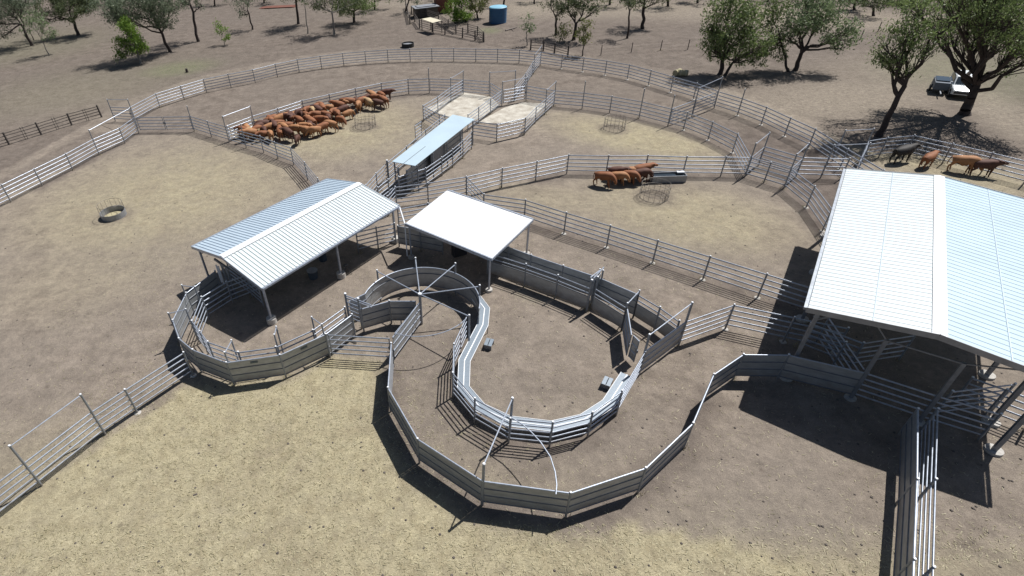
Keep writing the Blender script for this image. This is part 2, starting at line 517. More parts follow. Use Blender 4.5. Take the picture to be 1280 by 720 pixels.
    L.new(h, b.inputs['Height']); L.new(b.outputs[0], p.inputs['Normal'])
    me.materials.append(m)
    o = bpy.data.objects.new('ground', me)
    C.objects.link(o)
    tag(o, kind='structure')
    return o


ground()

# straw litter: many short pale blades lying in the near straw
def litter():
    rng = np.random.RandomState(8)
    n = 90000
    X = rng.uniform(-24, 26, n); Y = 9 + 27 * rng.rand(n) ** 1.3
    c = (np.stack([X, Y, np.zeros(n)], 1) - [0, 0, CAM_H]) @ MM.T
    px = CX + F_PX * c[:, 0] / c[:, 2]; py = CY + F_PX * c[:, 1] / c[:, 2]
    w = np.maximum(np.exp(-(((px - 330) / 230) ** 2 + ((py - 560) / 110) ** 2) ** 1.5),
                   .8 * (py > 655) * (1 - .5 * (px > 800)))
    w = np.maximum(w, .10)
    keep = rng.rand(n) < w
    X, Y = X[keep], Y[keep]; n = len(X)
    a = rng.uniform(0, 2 * math.pi, n); L = rng.uniform(.04, .17, n); wd = rng.uniform(.004, .012, n)
    z1 = rng.uniform(.004, .02, n); z2 = rng.uniform(.004, .06, n)
    dx, dy = np.cos(a), np.sin(a)
    V = np.zeros((n, 4, 3))
    for k, (s, q) in enumerate(((-.5, -1), (-.5, 1), (.5, 1), (.5, -1))):
        V[:, k, 0] = X + dx * L * s - dy * wd * q
        V[:, k, 1] = Y + dy * L * s + dx * wd * q
        V[:, k, 2] = z1 if s < 0 else z2
    Fq = np.arange(n * 4).reshape(n, 4)
    me = bpy.data.meshes.new('straw_litter')
    me.from_pydata(V.reshape(-1, 3).tolist(), [], Fq.tolist())
    m = leafmat('straw_blades', (0.28, 0.25, 0.15), (0.66, 0.61, 0.42))
    me.materials.append(m)
    o = bpy.data.objects.new('straw_litter', me)
    C.objects.link(o)
    tag(o, 'loose pale straw and dry grass scattered over the bare dirt', 'straw', kind='stuff')


litter()

# concrete pads of the crush pens
for k, pts in enumerate([[(532, 136), (580, 116), (612, 121), (626, 133), (592, 152), (560, 146)],
                         [(630, 135), (652, 128), (684, 130), (668, 146), (640, 154), (596, 154)]]):
    b = MB()
    b.slab([at(*q) for q in pts], -0.05, 0.03)
    o = b.build('concrete_slab', M['slab'])
    tag(o, kind='structure')


# ------------------------------------------------------------------ fences
RAILZ = (0.36, 0.71, 1.05, 1.40, 1.74)


def rail_mb(a, b, zs=RAILZ, r=.048, flat=.6, H=1.8):
    m = MB()
    for z in zs:
        m.tube(V2(a, z), V2(b, z), r, n=8, flat=flat, cap=False)
    return m


def sheet_mb(a, b, z0=.28, z1=1.76):
    m = MB()
    a = Vector((a[0], a[1], 0)); b = Vector((b[0], b[1], 0))
    d = (b - a).normalized()
    m.beam(V2(a, (z0 + z1) / 2), V2(b, (z0 + z1) / 2), .012, z1 - z0)
    return m


def sheet_ribs_mb(a, b, zs=(.3, .78, 1.27, 1.75)):
    m = MB()
    for z in zs:
        m.tube(V2(a, z), V2(b, z), .038, n=8, flat=1.0, cap=False)
    return m


def post_mb(p, H=1.8, r=.05):
    m = MB()
    m.tube(V2(p, 0), V2(p, H), r, n=10)
    return m


def cap_mb(p, H, r=.056):
    m = MB()
    m.tube(V2(p, H), V2(p, H + .035), r, r * .75, n=10)
    return m


def add_post(root, p, H=1.83, foot=False, r=.05, cap=True, mt='galv_dull'):
    o = post_mb(p, H, r).build('post', M[mt], root, smooth=False)
    if cap:
        cap_mb(p, H, r * 1.12).build('cap', M['cap'], o)
    if foot:
        m = MB(); m.disc(p, .19, 0, .035, 12, .15)
        m.build('footing', M['conc'], o)
    return o


def fence(name, label, tops, kind='rail', skip=(), tall={}, foot=False, world=False, group=None, zs=RAILZ, nopanel=(), cat='fence', z=1.74, mt='galv', ret_root=False):
    P = [Vector((q[0], q[1], 0)) if world else at(q[0], q[1], q[2] if len(q) > 2 else z) for q in tops]
    P = [Vector((q.x, q.y, 0)) for q in P]
    root = thing(name, label, cat, P[0], group)
    n = len(P)
    for i, p in enumerate(P):
        if i in skip or (i - n) in skip: continue
        add_post(root, p, tall.get(i, 1.83), foot)
    for i in range(n - 1):
        if i in nopanel: continue
        a, b = P[i], P[i + 1]
        d = (b - a).normalized() * .055
        if kind == 'rail':
            rail_mb(a + d, b - d, zs).build('rail_panel', M[mt], root, smooth=True)
        elif kind == 'half':
            rail_mb(a + d, b - d, (1.38, 1.72), r=.045).build('rail_panel', M[mt], root, smooth=True)
            o = sheet_mb(a + d, b - d, .2, 1.15).build('sheet_panel', M['sheet'], root)
            sheet_ribs_mb(a + d, b - d, (1.15,)).build('rail', M['rib'], o, smooth=True)
        else:
            o = sheet_mb(a + d, b - d).build('sheet_panel', M['sheet'], root)
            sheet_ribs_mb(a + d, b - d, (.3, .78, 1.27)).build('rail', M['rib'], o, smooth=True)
            sheet_ribs_mb(a + d, b - d, (1.76,)).build('top_rail', M[mt], o, smooth=True)
    return (P, root) if ret_root else P


def gate(label, a, b, kind='rail', latch=True, world=False, zs=RAILZ, cat='gate', name='cattle_gate', z=1.74, posts=False):
    if not world:
        a = at(a[0], a[1], z); b = at(b[0], b[1], z)
    a = Vector((a[0], a[1], 0)); b = Vector((b[0], b[1], 0))
    root = thing(name, label, cat, a)
    d = (b - a).normalized()
    a2 = a + d * .08; b2 = b - d * .08
    m = MB()
    for p in (a2, b2):
        m = MB()
        m.tube(V2(p, .25), V2(p, 1.78), .035, n=8)
        m.build('stile', M['galv_dull'], root)
    if kind == 'rail':
        rail_mb(a2, b2, zs).build('rail_panel', M['galv'], root, smooth=True)
    else:
        o = sheet_mb(a2, b2).build('sheet_panel', M['sheet'], root)
        sheet_ribs_mb(a2, b2).build('rail', M['galv'], o, smooth=True)
    if latch:
        l = MB()
        l.box(V2(b2, 1.05), (.16, .07, .22), math.atan2(d.y, d.x))
        l.tube(V2(b2 - d * .25, 1.08), V2(b2 + d * .12, 1.08), .015, n=6)
        l.build('latch', M['steel_dark'], root)
    if posts:
        add_post(root, a); add_post(root, b)
    return a, b


def arch(label, a, b, H=3.05, H2=None, world=False, brace=False, z=1.74, r=.05, group=None):
    """two tall posts joined by an overhead bar"""
    if not world:
        a = at(a[0], a[1], z); b = at(b[0], b[1], z)
    a = Vector((a[0], a[1], 0)); b = Vector((b[0], b[1], 0))
    H2 = H2 or H
    root = thing('gate_frame', label, 'gate frame', a, group)
    for p, h in ((a, H), (b, H2)):
        add_post(root, p, h, r=r)
    m = MB(); m.tube(V2(a, H - .06), V2(b, H2 - .06), .03, n=8)
    m.build('top_bar', M['galv'], root)


# outer ring
fence('rail_fence', 'outer steel rail fence curving round the far side, left of the slanting wing',
      [(161, 135), (194.4, 117.5), (225.4, 108), (254, 99.5), (284.8, 93.2), (315.6, 87.5), (343.8, 80.5), (371.4, 74.8), (400, 70.5), (428, 67), (456, 64.5), (484, 62.5), (512, 61.4), (539.5, 61), (567, 61), (594.8, 61.4), (622.2, 61.8), (649.6, 62.8), (676.5, 65.4)], skip=(0, -1))
fence('rail_fence', 'outer six-rail steel fence along the far right side, running behind the big roof',
      [(676.5, 65.4), (703, 69), (730, 72.5), (758.6, 76.4), (787, 81.4), (814, 88.4), (842, 96.4), (871.4, 104.5), (899, 115), (928, 123.5), (958.4, 134.4), (988.4, 148), (1019.4, 161.8), (1060, 187), (1104.6, 213.4), (1135, 232)], skip=(0, 8), tall={9: 2.7}, foot=True)
fence('rail_fence', 'rail fence along the left edge of the big yard, nearest the dark timber fence',
      [(-44, 252), (2, 231.5), (42.6, 211.8), (82, 192.8), (116, 174.5), (149, 160.5), (168, 147)], skip=(-1, 4))
gate('short open rail gate in the outer corner beside the end of the dark timber fence', (136.5, 134), (161, 135))
arch('overhead bar frame leaning over the outer left corner, beside the dark timber fence end', (137.5, 134), (166, 142), H=2.7, H2=3.4)
arch('tall bar frame spanning the left lane entrance where the lane meets the straw yard', (116, 174.5), (167, 148.5), H=2.8, H2=3.0)
xa = at(169, 147, 1.74); xb = at(237.5, 146, 1.74); xm = (xa + xb) / 2
gate('left leaf of the closed double gate at the head of the big left yard', xa, xm, world=True)
gate('right leaf of the closed double gate at the head of the big left yard', xb, xm, world=True)
P = fence('rail_fence', 'steel rail fence running right from the double gate in front of the cattle mob',
          [(237.5, 145.5), (259, 152), (281.5, 158.5), (303, 165), (325, 170.5), (343, 178), (363, 185)], tall={0: 2.9, 3: 2.6}, skip=(2,))
fence('rail_fence', 'short steel fence running from the mob down to the back of the gable-roofed shed',
      [(363, 185), (380.6, 203.5), (397, 223.5), (412, 243)], skip=(0,))
arch('white overhead bar frame at the left end of the cattle mob', (281.5, 158.5), (315.5, 145.5), H=2.9)
gate('bright rail gate under the bar frame behind the left end of the mob', (282.5, 158), (314.5, 146))
fence('rail_fence', 'inner curved steel fence directly behind the mob of cattle',
      [(315.5, 145.5), (347, 136), (377.6, 126), (411.4, 118.4), (444, 111), (476.4, 104.2), (510, 99.6), (536, 98.5)], skip=(0,), tall={7: 3.0})
gate('thin rail gate with centre latch in the inner fence, left of the pale concrete pens', (536.4, 98.5), (579, 100))
fence('rail_fence', 'back fence of the left pale concrete pen between two tall frames', [(579, 100), (612, 102.5)], skip=(0, 1))
fence('rail_fence', 'diagonal side fence on the left of the left concrete pen', [(579, 100.5), (563.4, 109.5), (547, 121.5), (528.6, 132.5)], skip=(0, 1))
arch('tall bar frame on the left fence of the left concrete pen', (579, 100), (563.4, 109.5), H=2.85)
fence('rail_fence', 'short fence from the left concrete pen to under the long narrow roof', [(528.6, 132.5), (549, 143.5), (568, 148)], skip=(0,))
gate('small narrow drop gate left of the long narrow roof', (518, 158), (527, 152), latch=False)
arch('tall white bar frame at the back between the two concrete pens', (612, 102), (644, 100), H=2.85)
gate('half-open rail gate at the back corner between the two concrete pens', (613, 104), (628, 113))
fence('rail_fence', 'diagonal dividing fence between the two concrete pens', [(628, 113), (613.4, 123.5), (598.4, 134.5), (585, 144)], skip=(0,))
arch('low bar frame over the gate of the right concrete pen', (628, 113), (658.6, 107.6), H=2.75)
gate('closed rail gate at the back of the right concrete pen', (629, 113), (658, 107.8))
fence('rail_fence', 'wing fence slanting across the lane from the outer fence to the concrete pens', [(676.5, 65.4), (666, 78), (657, 92.5), (644, 108)], skip=(0,))
arch('small bar frame where the slanting wing meets the outer far fence', (668, 75.5), (676.5, 65.4), H=2.5, H2=2.6)
fence('rail_fence', 'back fence of the right concrete pen', [(658.6, 107.6), (694, 113.6)], skip=(0, 1))
arch('bar frame on the right side fence of the right concrete pen', (682.5, 124), (694, 113.6), H=2.8)
fence('rail_fence', 'right side fence of the right concrete pen', [(694, 113.6), (682.5, 124), (670.4, 134.5), (657, 148)], skip=(0, 1))
fence('rail_fence', 'front fence of the right concrete pen with crossed bars', [(657, 148), (621.4, 156), (591, 151.6)], skip=(0,))
fence('rail_fence', 'inner steel fence with tall thin posts right of the concrete pens',
      [(694, 113.6), (730, 116.5), (765, 121), (802.6, 127.5), (839.5, 136.4)], skip=(0,), tall={1: 3.0, 3: 3.1, 4: 3.1})
fence('rail_fence', 'inner steel fence slanting down beside the brown lane on the right',
      [(839.5, 136.4), (859.4, 141), (891, 153), (922.4, 168), (939, 197.4)], skip=(0, 4), foot=True)
c1 = at(840, 136.2, 1.74); c3 = at(898, 115.2, 1.74); c2 = (c1 + c3) / 2
gate('left leaf of the closed cross gates over the right lane', c1, c2, world=True)
gate('right leaf of the closed cross gates over the right lane', c3, c2, world=True)
arch('tall bar frame over the cross gates on the right lane', c2, c3, world=True, H=3.05, H2=3.3)
m = MB()
# drafting pen at the lane corner
fence('rail_fence', 'front fence of the small square pen at the lane corner', [(939, 197.4), (963.5, 204), (989, 211.2)], skip=(0, 2), nopanel=())
fence('rail_fence', 'back fence of the small square pen at the lane corner', [(956, 183.4), (1004, 197.4)], skip=(0, 1))
gate('narrow bluish gate on the left side of the small square pen', (939.6, 197), (955.6, 184), latch=True)
gate('narrow bluish gate on the right side of the small square pen', (989.6, 211), (1003.6, 198), latch=True)
arch('bar frame over the left gate of the small square pen', (939, 197.4), (956, 183.4), H=3.0)
arch('bar frame over the right gate of the small square pen', (989, 211.2), (1004, 197.4), H=3.0)
fence('rail_fence', 'rail fence running right from the small square pen towards the big roof', [(1004, 197.4), (1036, 198.4), (1062, 199)], skip=(0, 1))
fence('rail_fence', 'rail fence slanting from the small square pen to the big shed eave', [(989, 211.2), (1018.5, 233.6), (1040, 262), (1060, 292)], skip=(0,), foot=True)
arch('high bar frame above the rails just left of the big roof corner', (1036, 198), (1080, 196), H=2.9)
arch('far high bar frame beside the foot of the leaning gum tree', (1051, 177), (1086, 175), H=2.75)
fence('rail_fence', 'rail fence behind the four loose cattle on the far right',
      [(1080, 196), (1086, 176.5), (1109.6, 172.8), (1143, 169.8), (1191, 180.4), (1241, 191.8), (1296, 205), (1350, 219)], skip=(0, 1))

# long middle fences
P9 = fence('rail_fence', 'rail fence of the curved straw pen running behind the five feeding cattle and trough',
           [(494, 234.4), (534.4, 229.4), (583, 221.4), (628, 211), (671.4, 202.4), (711, 194.2), (761, 195.2), (810, 194.8), (858.8, 196.3), (907.8, 196.7), (939, 197.4)], skip=(-1,))
gate('rail gate swung open beside the plain white roof', (583, 221.6), (605, 243.4), latch=True)
fence('rail_fence', 'long straight rail fence from the plain white roof to the big shed',
      [(605, 243.6), (657, 250.6), (708, 266.5), (763, 282.8), (822.4, 301.4), (887.6, 321.4), (958.6, 343.4), (1036, 367)], foot=True)
fence('rail_fence', 'lower rail fence from the tall drafting gate to under the big shed',
      [(858, 402.5), (917.6, 382), (993, 397.5), (1060, 411)], skip=(0,), foot=True)

# race and crush under the long narrow roof
fence('rail_fence', 'right-hand outer rail fence of the crush race beside the long narrow roof',
      [(532, 211), (552, 197.4), (565.6, 187.4), (578.6, 176.4), (589.6, 165.4)])
fence('rail_fence', 'wing of rails from the crush race towards the end posts of the long narrow roof', [(498, 221.5), (515, 216), (532, 211)], skip=(2,), nopanel=())
fence('rail_fence', 'left entry rails of the crush race in front of the long narrow roof', [(457, 232), (470, 217.5), (484, 203.6)])
fence('rail_fence', 'middle entry rails of the crush race in front of the long narrow roof', [(472, 235), (485, 225), (498, 214)])
fence('rail_fence', 'lower entry rails of the crush race next to the gable-roofed shed', [(484, 246), (494, 234.6)], skip=(1,))
arch('pair of thick posts with a crossbar at the mouth of the crush race', (484, 205), (498, 215), H=2.1, r=.09)
fence('rail_fence', 'left rails under the long narrow roof', [(484, 203.6), (508, 184), (532, 163), (556, 144)], skip=(0,))
fence('sheeted_fence', 'sheeted inner wall of the crush race in the shade of the long narrow roof', [(508, 214), (530, 197), (552, 180), (578, 160)], kind='sheet')

# lanes between the gable shed and the plain white roof
fence('rail_fence', 'rails running right from behind the gable shed corner under the plain white roof', [(497, 262), (535, 255), (580, 246)])
fence('sheeted_fence', 'sheeted panel between the gable shed corner post and the plain white roof', [(497, 283), (525, 288), (553, 293)], kind='sheet')
fence('rail_fence', 'short rail fence below the right end of the gable-roofed shed', [(445, 291), (470, 285), (493, 280)])

# bottom left fence
fence('rail_fence', 'rail fence running from the curved sheeted race down to the lower left corner',
      [(229.7, 441.5), (156.6, 488), (114.6, 515.4), (30, 579.5), (-60, 646)], foot=True, skip=(2, 3))
arch('tall bar frame on the lower left fence', (114.6, 515.4), (30, 579.5), H=3.05)

# fence at the bottom right edge
fence('rail_fence', 'steel rail fence coming towards the camera at the bottom right below the big shed', [(1172, 512), (1169, 600), (1166, 710), (1163, 840)], skip=())
fence('sheeted_fence', 'dark sheeted race wall left of the rails at the bottom right', [(1147, 512), (1146, 600), (1142, 700), (1137, 820)], kind='sheet')

# ------------------------------------------------------------------ curved yard, pound and race
fence('sheeted_fence', 'big curved sheeted wall of the forcing yard sweeping to the big shed',
      [(489, 430), (485, 485.5), (522, 549.6), (603, 602), (713, 617), (807, 586), (866, 530), (892, 469), (929, 444), (985.6, 444.5), (1082, 467)], kind='sheet')
CEN = at(527, 405)
RP = 3.5
root = thing('round_pound', 'round sheeted force pound with spider of overhead bars round a centre post', 'pound', (CEN.x, CEN.y, 0))


def cp(ang, r=RP, z=0): return Vector((CEN.x + r * math.cos(ang), CEN.y + r * math.sin(ang), z))


def ang_of(px, z=1.8):
    q = at(*px, z); return math.atan2(q.y - CEN.y, q.x - CEN.x)


a0 = ang_of((596, 385)); a1 = ang_of((452, 366))
N_ = 40
b = MB(); rb = {.3: MB(), 1.75: MB(), 1.3: MB()}
for k in range(N_):
    t0 = a0 + (a1 - a0) * k / N_; t1 = a0 + (a1 - a0) * (k + 1) / N_
    b.beam(cp(t0, RP, 1.02), cp(t1, RP, 1.02), .012, 1.5)
    for z in (.3, 1.75):
        rb[z].tube(cp(t0, RP, z), cp(t1, RP, z), .04, n=8, cap=False)
    rb[1.3].tube(cp(t0, RP - .03, 1.3), cp(t1, RP - .03, 1.3), .025, n=6, cap=False)
o = b.build('sheet_wall', M['sheet'], root)
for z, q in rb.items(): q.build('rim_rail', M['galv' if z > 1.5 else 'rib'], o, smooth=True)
qa = cp(a1); qb = at(436, 377, 1.74); qb.z = 0
o = sheet_mb(qa, qb).build('sheet_panel', M['sheet'], root)
sheet_ribs_mb(qa, qb, (.3, 1.3, 1.75)).build('rail', M['galv'], o)
o = post_mb(CEN, 2.35, .085).build('centre_post', M['galv_dull'], root)
cap_mb(CEN, 2.35, .12).build('cap', M['cap'], o)
for t in [(473, 340), (519.4, 324), (568.6, 331), (596.4, 358.4), (583.4, 394)]:
    q = at(*t, 2.4); an = math.atan2(q.y - CEN.y, q.x - CEN.x)
    p = cp(an, RP + .05)
    add_post(root, p, 2.5, r=.055)
    m = MB(); m.tube(V2(CEN, 2.3), V2(p, 2.4), .035, n=8); m.build('spoke', M['galv'], root)
# swinging force gate
ga = at(490.5, 422, 1.76); ga.z = 0
root = thing('force_gate', 'sheeted swinging force gate hinged on the centre post of the round pound', 'gate', (CEN.x, CEN.y, 0))
d = (ga - V2(CEN, 0)).normalized()
s0 = V2(CEN, 0) + d * .12
o = sheet_mb(s0, ga).build('sheet_panel', M['sheet'], root)
sheet_ribs_mb(s0, ga).build('rail', M['galv'], o)
an0 = math.atan2(d.y, d.x)
m = MB()
aE = ang_of((574, 396), 1.8)
pts = [cp(an0 + (aE - an0) * k / 16, (ga - V2(CEN, 0)).length * .92, 1.85) for k in range(17)]
m.path(pts, .026)
m.tube(pts[0], V2(s0 + d * 1.3, 1.78), .02)
m.build('latch_ring', M['galv'], root)
# big yard: tall gate post, overhead bar and curved track
root = thing('yard_gate_frame', 'tall post pair with sloping overhead bar at the bottom of the curved catwalk', 'gate frame', at(637, 548))
pA = at(636.5, 549); pB = at(603, 631)
add_post(root, pA, 2.95, r=.06); add_post(root, pB, 2.95, r=.06)
m = MB(); m.tube(V2(pA, 2.9), V2(pB, 2.9), .03); m.build('top_bar', M['galv'], root)
m = MB()
tr = [at(x, y, 1.85) for x, y in [(638, 521), (654, 531), (665, 541), (676, 553), (688, 571), (694, 590), (696, 606), (695, 618)]]
m.path(tr, .028); m.build('curved_track', M['galv'], root)

# inner race fence along the catwalk
RACE = [(583.4, 396), (567.4, 431), (566, 467), (593.6, 499), (638, 524), (691, 529), (740.6, 516.5), (777.5, 489.6), (806, 441)]
fence('rail_fence', 'curved inner rail fence of the race beside the metal catwalk', RACE, skip=(0,))
CENY = at(680, 440)
# catwalk
root = thing('catwalk', 'long curved metal catwalk of two planks along the inside of the race fence', 'catwalk', at(590, 470))
wk_out = [(590, 366), (598.5, 392), (588, 409), (574, 441), (573, 480), (601, 512), (641, 534), (690, 541), (735, 529), (769, 504), (789, 472)]
wk_in = [(601, 370), (612.4, 385), (610.4, 407), (588, 452), (587, 483), (606, 505), (639, 520), (689, 526), (725, 518), (753, 500), (776, 465)]
IN = [at(x, y, .62) for x, y in wk_in]
# outer edge: 0.62 m outwards from the inner edge
OUT = []
for i, p in enumerate(IN):
    a = IN[max(0, i - 1)]; c = IN[min(len(IN) - 1, i + 1)]
    t = (c - a).normalized()
    OUT.append(p + Vector((t.y, -t.x, 0)) * (-.66 if False else .66))
cw = sum(IN, Vector()) / len(IN)
if (OUT[4] - cw).length < (IN[4] - cw).length:
    OUT = [p * 2 - q for p, q in zip(IN, OUT)]
for i in range(len(IN) - 1):
    for (u0, u1) in ((0.02, .48), (.52, .98)):
        quad = [IN[i].lerp(OUT[i], u0), IN[i + 1].lerp(OUT[i + 1], u0), IN[i + 1].lerp(OUT[i + 1], u1), IN[i].lerp(OUT[i], u1)]
        m = MB(); m.slab(quad, .58, .62)
        a, b2, c, d2 = quad
        o = m.build('tread', M['walk'], root)
        m = MB(); m.tube(V2(a, .63), V2(b2, .63), .018, n=6); m.tube(V2(d2, .63), V2(c, .63), .018, n=6)
        m.build('edge', M['flash'], o)
    m = MB()
    for q in (IN[i], OUT[i]):
        m.tube(V2(q.lerp(IN[i].lerp(OUT[i], .5), .1), 0), V2(q.lerp(IN[i].lerp(OUT[i], .5), .1), .58), .025, n=6)
    m.tube(V2(IN[i], .56), V2(OUT[i], .56), .025, n=6)
    m.build('leg', M['galv_dull'], root)
for lab, px_, rz in [('low metal step against the upper bend of the curved catwalk', (611, 433), 1.15), ('low metal step at the right end of the curved catwalk', (758, 482), .95)]:
    g = at(*px_)
    root = thing('catwalk_step', lab, 'step', g)
    u = Vector((math.cos(rz), math.sin(rz), 0)); v = Vector((-u.y, u.x, 0))
    m = MB()
    for s in (-.12, .12): m.box(g + v * s + Vector((0, 0, .33)), (.62, .2, .03), rz)
    m.build('tread', M['walk'], root)
    m = MB()
    for s in (-.28, .28):
        m.box(g + u * s + Vector((0, 0, .16)), (.03, .44, .30), rz)
    m.build('leg', M['steel_dark'], root)

# ------------------------------------------------------------------ drafting race right of the plain roof
fence('sheeted_fence', 'long sheeted back wall of the drafting race right of the plain white roof',
      [(600, 297), (636, 309.5), (664, 319.6), (704, 333), (748, 347.5), (798, 369)], kind='sheet')
fence('sheeted_fence', 'lower sheeted front wall of the drafting race with double rails on top',
      [(610, 316), (657.5, 331), (697.5, 345), (738, 361)], kind='half')
fence('sheeted_fence', 'sheeted front wall of the drafting race between sliding gate and drafting gate', [(744, 361), (783, 385)], kind='half', skip=(0,))
fence('sheeted_fence', 'sheeted back wall between drafting gate and the tall yard gate', [(798, 369), (825, 385), (849, 402)], kind='half', skip=(0,))
gate('sheeted drafting gate angled across the end of the drafting race', (784, 386), (789.5, 420), kind='sheet')
gate('short slide gate at the outlet of the drafting race', (791, 419), (800, 428), kind='sheet')
arch('overhead bar frame at the drafting gate', (783, 385), (798, 369), H=2.1)
root = thing('sliding_gate', 'thick-posted sliding gate frame with a handle lever across the drafting race', 'gate frame', at(738, 390))
for q in ((738, 361), (745, 357)):
    g = at(*q, 1.74)
    add_post(root, g, 2.4, r=.07)
for q in ((748, 347.5), (752, 349)):
    g = at(*q, 1.74)
    add_post(root, g, 2.4, r=.05)
m = MB(); m.tube(at(742, 348, 2.45), at(755, 334, 2.7), .035); m.tube(at(738, 347, 2.4), at(750, 338, 2.4), .04)
m.build('handle', M['galv'], root)
m = MB(); m.beam(V2(at(741, 359, 1.74), 1.3), V2(at(750, 348, 1.74), 1.3), .04, 1.7); m.build('slide_panel', M['sheet'], root)
# tall sheeted yard gate
ga = at(806, 440, 1.74); gb = at(857.5, 402.5, 1.74)
gate('long sheeted gate between two tall posts right of the catwalk end', ga, gb, kind='sheet', world=True, latch=True)
arch('tallest bar frame above the long sheeted gate', ga, gb, world=True, H=2.95, H2=3.1, r=.06)

# ------------------------------------------------------------------ left curved double race
OUTER = [(269, 339.5), (233, 367), (216, 401), (224, 424), (241, 438), (283, 454), (350, 444.5), (407, 418.6), (440, 394)]
INNER = [(318, 340), (283, 353), (252, 372), (240, 402), (250, 415), (260, 428), (298, 441), (345, 434.5), (391, 413.5), (431, 385)]
_, RACE_ROOT = fence('sheeted_fence', 'curved sheeted outer wall of the race wrapping round the front of the gable shed', OUTER, kind='sheet', ret_root=True)
fence('rail_fence', 'curved inner rail fence of the race wrapping round the front of the gable shed', INNER)
for k, (p, q, lab) in enumerate([((227, 356), (243, 358), 'race yoke bar nearest the left end of the gable roof'),
                                 ((210, 391), (232, 386), 'race yoke bar at the leftmost bend of the curved race'),
                                 ((280.4, 440), (289, 425), 'race yoke bar at the bottom bend of the curved race'),
                                 ((342.6, 418), (345, 408), 'race yoke bar in the middle of the lower race'),
                                 ((402, 405), (389.4, 396), 'race yoke bar at the right end of the curved race')]):
    a = at(*p, 2.45); c = at(*q, 2.45)
    arch(lab, a, c, world=True, H=2.45, r=.045)
for a_, b_, t_ in ((OUTER[5], OUTER[6], .5), (OUTER[6], OUTER[7], .5)):
    pa, pb = at(*a_, 1.74), at(*b_, 1.74)
    dv = (pb - pa).normalized(); out = Vector((dv.y, -dv.x, 0))
    if out.dot(Vector((0, -1, 0))) < 0: out = -out
    m = MB(); m.beam(V2(pa.lerp(pb, t_) - dv * .2 + out * .03, 1.55), V2(pa.lerp(pb, t_) + dv * .2 + out * .03, 1.55), .015, .12)
    m.build('plate', M['plate'], RACE_ROOT)
gate('rail gate closing the alley between the curved race and the forcing yard', (409, 419), (488, 423.5), posts=False)
# entry of the pound
fence('sheeted_fence', 'angled sheeted wing wall between the alley slide gate and the centre post of the pound', [(451, 387), (486.6, 377), (521, 377)], kind='sheet', skip=(2,))
root = thing('slide_gate', 'bluish slide gate between thick posts at the entry to the round pound', 'gate', at(440, 405))
sa = at(432, 371, 2.1); sb = at(448, 377, 2.1)
for g in (sa, sb): add_post(root, g, 2.35, r=.075)
rail_mb(sa, sb, (.5, .8, 1.1, 1.4, 1.7, 2.0)).build('rail_panel', M['galv'], root)
m = MB(); m.tube(V2(sa, 2.2), V2(sb + (sb - sa) * 1.0, 2.2), .04); m.tube(V2(sa, 2.05), V2(sb + (sb - sa) * 1.0, 2.05), .03)
m.build('slide_rail', M['galv'], root)


# ------------------------------------------------------------------ roofs
def corr_sheet(a0_, a1_, b0_, b1_, pitch, h, thick=.012):
    """ribbed roof sheet; ribs run from the a-edge (a0-a1) to the b-edge (b0-b1)"""
    L = (a1_ - a0_).length
    n = max(2, int(round(L / pitch)))
    nrm = (a1_ - a0_).cross(b0_ - a0_).normalized()
    if nrm.z < 0: nrm = -nrm
    m = MB()
    prof = [(0, 0), (.80, 0), (.84, h), (.96, h), (1.0, 0)]
    seq = []
    for k in range(n):
        for j, (u, hh) in enumerate(prof[:-1]):
            seq.append(((k + u) / n, hh))
    seq.append((1.0, 0))
    for (u, hh) in seq:
        m.v.append(tuple(a0_.lerp(a1_, u) + nrm * hh))
        m.v.append(tuple(b0_.lerp(b1_, u) + nrm * hh))
    for i in range(len(seq) - 1):
        m.f.append((2 * i, 2 * i + 1, 2 * i + 3, 2 * i + 2))
    o = len(m.v)
    for (u, hh) in seq:
        m.v.append(tuple(a0_.lerp(a1_, u) + nrm * (hh - thick)))
        m.v.append(tuple(b0_.lerp(b1_, u) + nrm * (hh - thick)))
    for i in range(len(seq) - 1):
        m.f.append((o + 2 * i, o + 2 * i + 2, o + 2 * i + 3, o + 2 * i + 1))
    return m


def frame2(o, d):
    n = Vector((-d.y, d.x, 0))
    return lambda u, v, z: Vector((o.x + d.x * u + n.x * v, o.y + d.y * u + n.y * v, z))


def drum(root, p, r=.32, h=.38):
    m = MB(); m.disc(p, r, 0, h, 18, r * .96)
    o = m.build('footing', M['conc'], root)


# gable shed on the left
q = at(327, 360, 3.1); d = Vector((0.688, 0.726, 0)).normalized()
G = frame2(q, d)
SL, SW, RZ = 12.1, 7.65, 3.78
root = thing('gable_shed', 'open-sided steel shed with gable roof coloured sunlit white and sky-reflection blue on drum footings', 'shed', (q.x, q.y, 0))
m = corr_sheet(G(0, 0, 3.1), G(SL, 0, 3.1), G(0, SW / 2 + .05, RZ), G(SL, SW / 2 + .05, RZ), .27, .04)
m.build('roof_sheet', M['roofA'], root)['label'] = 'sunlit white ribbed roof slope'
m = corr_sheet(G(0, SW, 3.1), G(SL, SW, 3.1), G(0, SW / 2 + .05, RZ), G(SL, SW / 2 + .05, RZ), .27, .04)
m.build('roof_sheet', M['roofB'], root)['label'] = 'ribbed roof slope at the back, tinted with sky reflection'
m = MB()
hv = SW / 2
m.poly([G(0, hv - .22, RZ + .02), G(SL, hv - .22, RZ + .02), G(SL, hv + .05, RZ + .07), G(0, hv + .05, RZ + .07)])
m.poly([G(0, hv + .05, RZ + .07), G(SL, hv + .05, RZ + .07), G(SL, hv + .32, RZ + .02), G(0, hv + .32, RZ + .02)])
m.build('ridge_cap', M['flash'], root)
